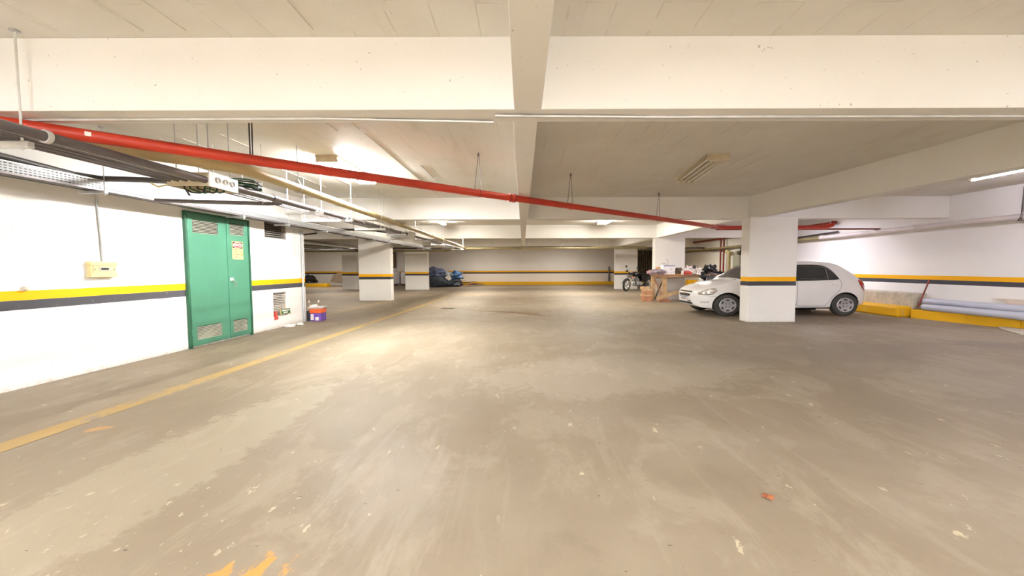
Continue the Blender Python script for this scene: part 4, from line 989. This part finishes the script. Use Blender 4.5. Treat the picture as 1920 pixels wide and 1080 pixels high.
    MB().tube([(-.22, -.17, .26), (-.30, -.18, .28), (-.75, -.19, .37), (-.80, -.19, .38)], [.025, .045, .05, .035], 12).build('silencer', M_chrome, t, smooth=True)
    whl(Matrix.Translation((-.64, 0, .305)) @ RX_, t)
    rf = MB(); rows = []
    for i in range(12):
        a = .5+i*.17; rows.append([(-.64+.34*math.cos(a)*1.05, y, .305+.36*math.sin(a)) for y in (-.07, 0, .07)])
    rf.grid(rows).build('rear_fender', M_black, t, smooth=True, solid=.006)
    MB().box(-.66, -.05, -.115, -.095, .27, .36).build('chain_case', M_black, t, bevel=.02)
    MB().tube([(-.55, .10, .82), (-.80, .12, .86), (-.95, .09, .88), (-.98, 0, .88), (-.95, -.09, .88), (-.80, -.12, .86), (-.55, -.10, .82)], .011, 7).build('grab_rail', M_chrome, t, smooth=True)
    MB().box(-.95, -.88, -.06, .06, .74, .82).build('tail_lamp', M_redl, t, bevel=.012)
    MB().tube([(-.02, .13, .25), (-.10, .26, .02)], .012, 6).build('side_stand', M_black, t)
    return t
motorcycle('black motorcycle with chrome engine parked left of the workbench', (6.15, 20.35, 0), PI+.40, steer=.45, lean=.06)
motorcycle('black motorcycle hidden behind the bonnet of the white car', (5.95, 12.55, 0), PI+.95, steer=-.2, lean=-.06)

# ------------------------------------------------------------------ workbench and what is on it
wb = thing('workbench', 'rough timber workbench in front of the pillar', 'table', (5.95, 14.2, 0))
for k, (y0, y1) in enumerate([(13.72, 13.98), (13.99, 14.24), (14.25, 14.55)]):
    MB().box(4.72+.03*k, 7.25-.02*k, y0, y1, .955, .985).build('top_plank', M_woodr, wb, bevel=.004)
for y in (13.80, 14.50): MB().box(4.86, 7.15, y-.02, y+.02, .875, .955).build('apron', M_wood, wb, bevel=.004)
for x in (4.90, 7.05):
    MB().box(x-.03, x+.03, 13.84, 14.46, .875, .955).build('cross_rail', M_wood, wb, bevel=.004)
legs = [(5.12, 13.88, .17, 0), (4.90, 14.45, .15, .02), (7.02, 13.84, .12, 0), (7.02, 14.48, .12, 0)]
for x, y, wd_, a in legs: MB().box(x-wd_/2-.01, x+wd_/2-.01, y-.035, y+.035, .0 if x != 5.12 else .10, .90).build('leg', M_wood, wb, bevel=.004)
MB().bar((5.08, 13.90, .86), (4.95, 14.40, .06), .05, .03).build('brace', M_woodd, wb)
MB().bar((4.94, 14.42, .80), (5.10, 13.94, .12), .05, .03).build('brace', M_woodr, wb)
tag(MB().box(4.90, 5.28, 13.74, 14.0, 0, .10).build('foot_block', M_woodr, bevel=.006), 'reddish timber block under the front leg of the workbench', 'block')
tag(MB().bar((4.75, 13.66, .14), (6.95, 13.40, .86), .03, .12).build('leaning_plank', M_wood, bevel=.003), 'long pale plank slanting in front of the workbench', 'plank')
bk = [(4.37, 4.70, .0, .20, M_woodr, 'reddish wood block at the bottom of the stack by the workbench'), (4.34, 4.72, .20, .255, M_wood, 'pale board above the bottom block of the stack'),
      (4.38, 4.69, .255, .39, M_woodr, 'reddish wood block in the middle of the stack'), (4.36, 4.70, .39, .455, M_wood, 'pale board above the middle block of the stack'), (4.33, 4.60, .455, .54, M_wood, 'short pale offcut on top of the stack by the workbench')]
for x0, x1, z0, z1, m_, lb in bk:
    tag(MB().box(x0, x1, 13.95, 14.22, z0, z1).build('wood_block', m_, bevel=.006), lb, 'block', 'stack of wood blocks left of the workbench')
ZT = .986
tag(MB().blob((4.90, 13.98, ZT+.075), (.27, .19, .13), 11, .35).build('grey_tarp', M_grey, smooth=True), 'crumpled grey tarpaulin on the left end of the workbench', 'tarpaulin')
tag(MB().box(4.99, 5.26, 14.25, 14.50, ZT, 1.26).build('cardboard_box', M_card, bevel=.006), 'brown cardboard box behind the white carton on the workbench', 'box')
wc = thing('carton', 'white carton with blue print standing on the workbench', 'box', (5.30, 14.1, ZT))
MB().box(5.08, 5.52, 13.95, 14.22, ZT, 1.33).build('carton_body', M_wbox, wc, bevel=.005)
pr = MB(); x = 5.095
while x < 5.48: L = rnd.uniform(.018, .035); pr.box(x, x+L, 13.946, 13.95, 1.288, 1.315); x += L+.006
tag(pr.build('print_heading', M_blue, wc), kind='stuff')
MB().prism([(5.145+.035*math.cos(a*PI/8), 1.10+.028*math.sin(a*PI/8)) for a in range(16)], 13.944, 13.95, Matrix(((1, 0, 0, 0), (0, 0, 1, 0), (0, 1, 0, 0), (0, 0, 0, 1)))).build('round_logo', M_blue, wc)
MB().box(5.33, 5.40, 13.946, 13.95, 1.17, 1.185).box(5.33, 5.41, 13.946, 13.95, 1.06, 1.068).box(5.46, 5.475, 13.946, 13.95, 1.05, 1.10).build('print_marks', M_gpipe, wc)
tag(MB().blob((5.72, 14.2, ZT+.10), (.15, .14, .14), 21, .3).build('net_bundle', M_corr, smooth=True), 'brown net bundle right of the white carton on the bench', 'bundle')
bt = thing('bottle', 'small whitish bottle on the workbench', 'bottle', (5.74, 13.85, ZT))
MB().lathe([(.0, 0), (.04, 0), (.042, .1), (.03, .135), (.016, .145), (.016, .165), (0, .165)], 14, Matrix.Translation((5.74, 13.85, ZT))).build('bottle_body', M_bagw, bt, smooth=True)
MB().lathe([(0, .165), (.019, .165), (.019, .185), (0, .185)], 10, Matrix.Translation((5.74, 13.85, ZT))).build('cap', M_redp, bt)
tag(MB().box(5.84, 5.98, 14.0, 14.12, ZT, ZT+.11).build('red_box', M_redp, bevel=.01), 'small dark red box beside the whitish bottle', 'box')
tag(MB().blob((5.98, 13.86, ZT+.045), (.10, .07, .07), 31, .4).build('red_cloth', M_redp, smooth=True), 'crumpled red cloth in front of the white bags', 'cloth')
tag(MB().blob((6.12, 14.16, ZT+.10), (.17, .16, .17), 41, .5, 2.6).build('plastic_bag', M_bagw, smooth=True), 'white plastic bag on the bench beside the red cloth', 'bag', 'white plastic bags on the workbench')
tag(MB().blob((6.40, 14.05, ZT+.08), (.16, .17, .14), 47, .5, 2.6).build('plastic_bag', M_bagw, smooth=True), 'white plastic bag next to the black bag on the bench', 'bag', 'white plastic bags on the workbench')
tag(MB().blob((6.76, 13.98, ZT+.11), (.23, .18, .20), 52, .5, 2.4).build('plastic_bag', M_bagb, smooth=True), 'shiny black plastic bag on the right end of the workbench', 'bag')
tag(MB().blob((7.10, 14.12, ZT+.045), (.22, .14, .07), 57, .4).build('plastic_bag', M_bagb, smooth=True), 'flat black bag trailing off the right end of the workbench', 'bag')
tag(MB().tube([(5.33, 14.73, 1.40), (5.38, 14.725, 1.37), (5.42, 14.725, 1.40), (5.48, 14.725, 1.36), (5.56, 14.73, 1.345), (5.54, 14.73, 1.45), (5.50, 14.73, 1.58)], .006, 5).build('loose_wire', M_gpipe), 'bent grey wire on the pillar above the white carton', 'wire')
tag(MB().blob((4.80, 14.42, ZT+.06), (.16, .10, .10), 61, .2).build('pink_bundle', simple('dull pink cloth', srgb(170, 130, 140), .7, 0, .2), smooth=True), 'dull pink and grey bundle behind the left end of the workbench', 'bundle')
ye = MB().box(9.0, 9.5, 20.9, 21.3, .2, .55).build('yellow_crate', M_curb, bevel=.03); tag(ye, 'yellow crate on the kerb behind the workbench', 'crate')

# ------------------------------------------------------------------ far left: gas tanks, tarpaulin heap, scraps, bags
def gastank(x, y, s, label):
    t = thing('gas_tank', label, 'gas tank', (x, y, 0), 0, 'white gas tanks'); T = Matrix.Translation((x, y, 0)) @ Matrix.Diagonal((SX*s, s, s, 1))
    MB().lathe([(0, .06), (.25, .07), (.36, .13), (.385, .22), (.385, .86), (.36, .98), (.25, 1.06), (.12, 1.09), (0, 1.09)], 28, T).build('tank_shell', M_tank, t, smooth=True)
    MB().lathe([(.15, 1.05), (.16, 1.05), (.16, 1.27), (.15, 1.27)], 20, T, closed=True).build('valve_collar', M_tank, t, smooth=True)
    MB().lathe([(.22, .0), (.26, .0), (.26, .09), (.22, .09)], 20, T, closed=True).build('foot_ring', M_black, t, smooth=True)
    MB().tube([(x, y, 1.05*s), (x, y, 1.36*s)], .03, 8).build('valve', M_gpipe, t); MB().tube([(x-.08, y, 1.36*s), (x+.08, y, 1.38*s)], .02, 6).build('valve_wheel', M_black, t)
    return t
gastank(-9.35, 27.7, 1.0, 'white gas tank visible between the two left pillars')
gastank(-8.40, 27.8, .98, 'second white gas tank, half hidden by the pillar')
def heap(cells, mat, label, name, cat='tarpaulin', grp=None, seed=0, solid=0.0):
    mb = MB()
    for i, (c, R_, a) in enumerate(cells): mb.blob(c, R_, seed+i*7, a, 2.3)
    return tag(mb.build(name, mat, smooth=True), label, cat, grp)
heap([((-6.05, 25.6, .86), (.85, .62, .42), .30)], M_bluetarp, 'slate blue tarpaulin bulging on top of the heap beside the pillar', 'blue_tarp', seed=3)
heap([((-5.85, 25.5, .30), (1.05, .70, .52), .25)], M_darktarp, 'dark grey tarpaulin under the slate blue one', 'dark_tarp', seed=9)
heap([((-4.85, 25.9, .22), (.62, .55, .38), .3)], M_darktarp, 'dark sack at the foot of the heap', 'dark_sack', 'sack', seed=29)
heap([((-4.60, 25.9, .68), (.50, .42, .30), .45)], simple('blue bag', srgb(74, 112, 160), .45, 0, .3, 5), 'bright blue bag right of the tarpaulins', 'blue_bag', 'bag', seed=13)
heap([((-5.15, 25.6, .80), (.42, .35, .22), .5)], simple('pale grey blue sheet', srgb(150, 162, 176), .5, 0, .2, 5), 'pale grey sheet between the blue tarpaulin and the blue bag', 'pale_sheet', 'sheet', seed=17)
tag(MB().add([(-5.15, 25.15, .62), (-4.85, 25.2, .86), (-4.68, 25.2, .55), (-4.85, 25.15, .42)], [(0, 1, 2, 3)]).build('white_sheet', M_bagw, solid=.02), 'small white board leaning on the blue bag', 'sheet')
for k in range(26):
    x = rnd.uniform(-4.5, -3.0); y = rnd.uniform(25.6, 26.8); h_ = max(0, .34-.24*abs(x+4.1)); z = rnd.uniform(.03, .06+h_); a = rnd.uniform(-.6, .6); L = rnd.uniform(.2, .45)
    o = MB().bar((x-L*math.cos(a), y-L*math.sin(a), z), (x+L*math.cos(a), y+L*math.sin(a), z+rnd.uniform(-.02, .10)), rnd.uniform(.05, .12), .03).build('wood_scrap', [M_wood, M_woodd, M_woodr, M_corr][k % 4], bevel=.002)
    tag(o, 'wood offcut in the heap right of the tarpaulins', 'wood scrap', 'heap of wood scraps')
for k, (x, y, lb) in enumerate([(-15.1, 26.05, 'black bag on the yellow kerb far left, nearer the side wall'), (-14.45, 26.05, 'black bag on the yellow kerb far left, nearer the peeling wall')]):
    heap([((x, y, .45), (.42, .25, .32), .5)], M_bagb, lb, 'rubbish_bag', 'bag', 'black bags on the far left kerb', seed=70+k*3)
struct(MB().prism([(-14.3, .25), (-14.1, .75), (-13.7, .92), (-12.9, .90), (-12.6, .8), (-12.75, .45), (-12.6, .2), (-13.2, .3), (-13.5, .15)], 28.47, 28.5, Matrix(((1, 0, 0, 0), (0, 0, 1, 0), (0, 1, 0, 0), (0, 0, 0, 1)))).build('wall_patch', simple('peeled plaster', srgb(190, 172, 150), .8, 0, .15, 5, .01)), 'peeled plaster patch on the far left wall')
# framed opening in the far wall, roller sheet door, floor-level pipe
wn = thing('window_1', 'dark framed opening in the far wall by the gas tank', None, (-9.85, 28.45, 1.28), 0, None, 'structure')
for a, b_, c, d in [(-10.3, -10.2, 1.28, 2.43), (-9.52, -9.42, 1.28, 2.43), (-10.2, -9.52, 2.30, 2.43), (-10.2, -9.52, 1.28, 1.33)]:
    MB().box(a, b_, 28.36, 28.5, c, d).build('frame_bar', M_woodd, wn, bevel=.005)
MB().box(-10.2, -9.52, 28.44, 28.49, 1.33, 2.30).build('inner_panel', M_plastic, wn)
MB().box(-9.78, -9.58, 28.40, 28.44, 1.5, 2.15).build('pane', M_corr, wn)
cd = thing('door_2', 'brown corrugated sheet door in the far wall behind the motorcycle', None, (9.15, 28.4, 0), 0, None, 'structure')
k = 0; x = 8.42
while x < 9.82:
    MB().prism([(x, 0), (x+.03, .06), (x+.11, .06), (x+.14, 0)], .02, 2.5, Matrix(((1, 0, 0, 0), (0, -1, 0, 28.46), (0, 0, 1, 0), (0, 0, 0, 1)))).build('corrugated_strip', M_corr, cd); x += .155
MB().box(8.36, 8.42, 28.38, 28.5, 0, 2.55).build('door_jamb', M_woodd, cd)
tag(MB().tube([(6.35, 28.42, .22), (6.35, 28.42, 1.32)], .05, 10).build('wall_pipe', M_gpipe, smooth=True), 'short grey vertical pipe on the far wall', 'pipe')
# ------------------------------------------------------------------ ceiling light fittings
def fixture(x, y, mat, label, group, ntube=4, L=1.5, rz=0, wd=.32, area=0, acol=(1, .93, .83)):
    t = local(thing('ceiling_light', label, 'ceiling light', (x, y, CE), rz, group))
    MB().box(-wd/2, wd/2, -L/2, L/2, -.035, 0).add([], []).build('fixture_body', M_fixt, t, bevel=.006)
    if area:
        ld = bpy.data.lights.new('added_area_light', 'AREA'); ld.shape = 'RECTANGLE'; ld.size = wd-.04; ld.size_y = L-.1; ld.energy = area; ld.color = acol  # area lamp added below the unlit tubes
        lo = bpy.data.objects.new('added_area_light', ld); COL.objects.link(lo); lo.parent = t; lo.location = (0, 0, -.10)
    for s in (-1, 1): MB().box(-wd/2+.01, wd/2-.01, s*(L/2-.02)-.02, s*(L/2-.02)+.02, -.10, -.035).build('end_bracket', M_fixt, t, bevel=.004)
    for k in range(ntube):
        xx = (k-(ntube-1)/2)*(wd-.04)/max(ntube-1, 1) if ntube > 1 else 0
        MB().tube([(xx, -L/2+.05, -.075), (xx, L/2-.05, -.075)], .015, 8).build('fluorescent_tube', mat, t, smooth=True)
        for s in (-1, 1): MB().tube([(xx, s*(L/2-.05), -.075), (xx, s*(L/2-.02), -.075)], .018, 8).build('tube_cap', M_sigw, t)
    return t
g = 'four tube ceiling lights'
fixture(-2.81, 6.32, M_lit, 'glowing four tube ceiling light left of the middle beam', g)
t = fixture(2.88, 6.32, M_offtube, 'unlit four tube ceiling light right of the middle beam', g, rz=-.11)
fixture(-1.95, -3.2, M_lit2, 'lit ceiling light above the viewpoint, nearer the left wall', g)
fixture(-.95, -3.2, M_lit2, 'lit ceiling light above the viewpoint, nearer the middle beam', g)
fixture(-1.5, -5.0, M_lit2, 'lit crosswise ceiling light behind the viewpoint, left bay', g, rz=PI/2)
fixture(2.6, -5.0, M_lit2, 'lit crosswise ceiling light behind the viewpoint, right bay', g, rz=PI/2)
fixture(2.6, -3.2, M_lit2, 'lit ceiling light above the camera side, right bay', g)
fixture(-2.8, 13.0, M_litf, 'small glowing ceiling light beyond the second cross beam, over the beige pipe', g, 2, wd=.16)
fixture(2.8, 13.0, M_litf, 'bright ceiling light beyond the second cross beam, right of middle', g, 2)
fixture(8.09, 6.3, M_litc, 'long cool white tube near the right wall', g, 1, wd=.10, L=1.45)

for (x, y, e, c, lb) in [  # unseen fittings added to brighten far bays, aisles and the space behind
    (8.09, -.4, 85, (.92, .87, 1), 'added ceiling light behind the viewpoint, right aisle'),
    (8.09, 12.0, 60, (.93, .88, 1), 'added ceiling light over the right aisle beyond the white car'),
    (8.09, 18.5, 33, (1, .93, .80), 'added ceiling light over the right aisle by the red risers'),
    (-2.8, 18.5, 115, (1, .92, .80), 'added ceiling light in the fourth bay, left of middle'),
    (2.8, 18.5, 115, (1, .93, .84), 'added ceiling light in the fourth bay, right of middle'),
    (-2.8, 25.3, 55, (1, .9, .78), 'added ceiling light by the far wall, left of middle'),
    (2.8, 25.3, 55, (1, .92, .84), 'added ceiling light by the far wall, right of middle'),
    (-8.6, 12.0, 55, (1, .93, .84), 'added ceiling light in the left aisle behind the plant room'),
    (-8.6, 18.5, 55, (1, .92, .82), 'added ceiling light in the left aisle, middle'),
    (-12.5, 24.5, 65, (1, .9, .80), 'added ceiling light in the far corner of the left aisle'),
    (-2.8, -7.5, 67, (1, .96, .9), 'added ceiling light well behind the viewpoint, left'),
    (2.8, -7.5, 67, (1, .96, .9), 'added ceiling light well behind the viewpoint, right')]:
    fixture(x, y, M_offtube, lb, 'added ceiling lights out of view', 2, area=e, acol=c)
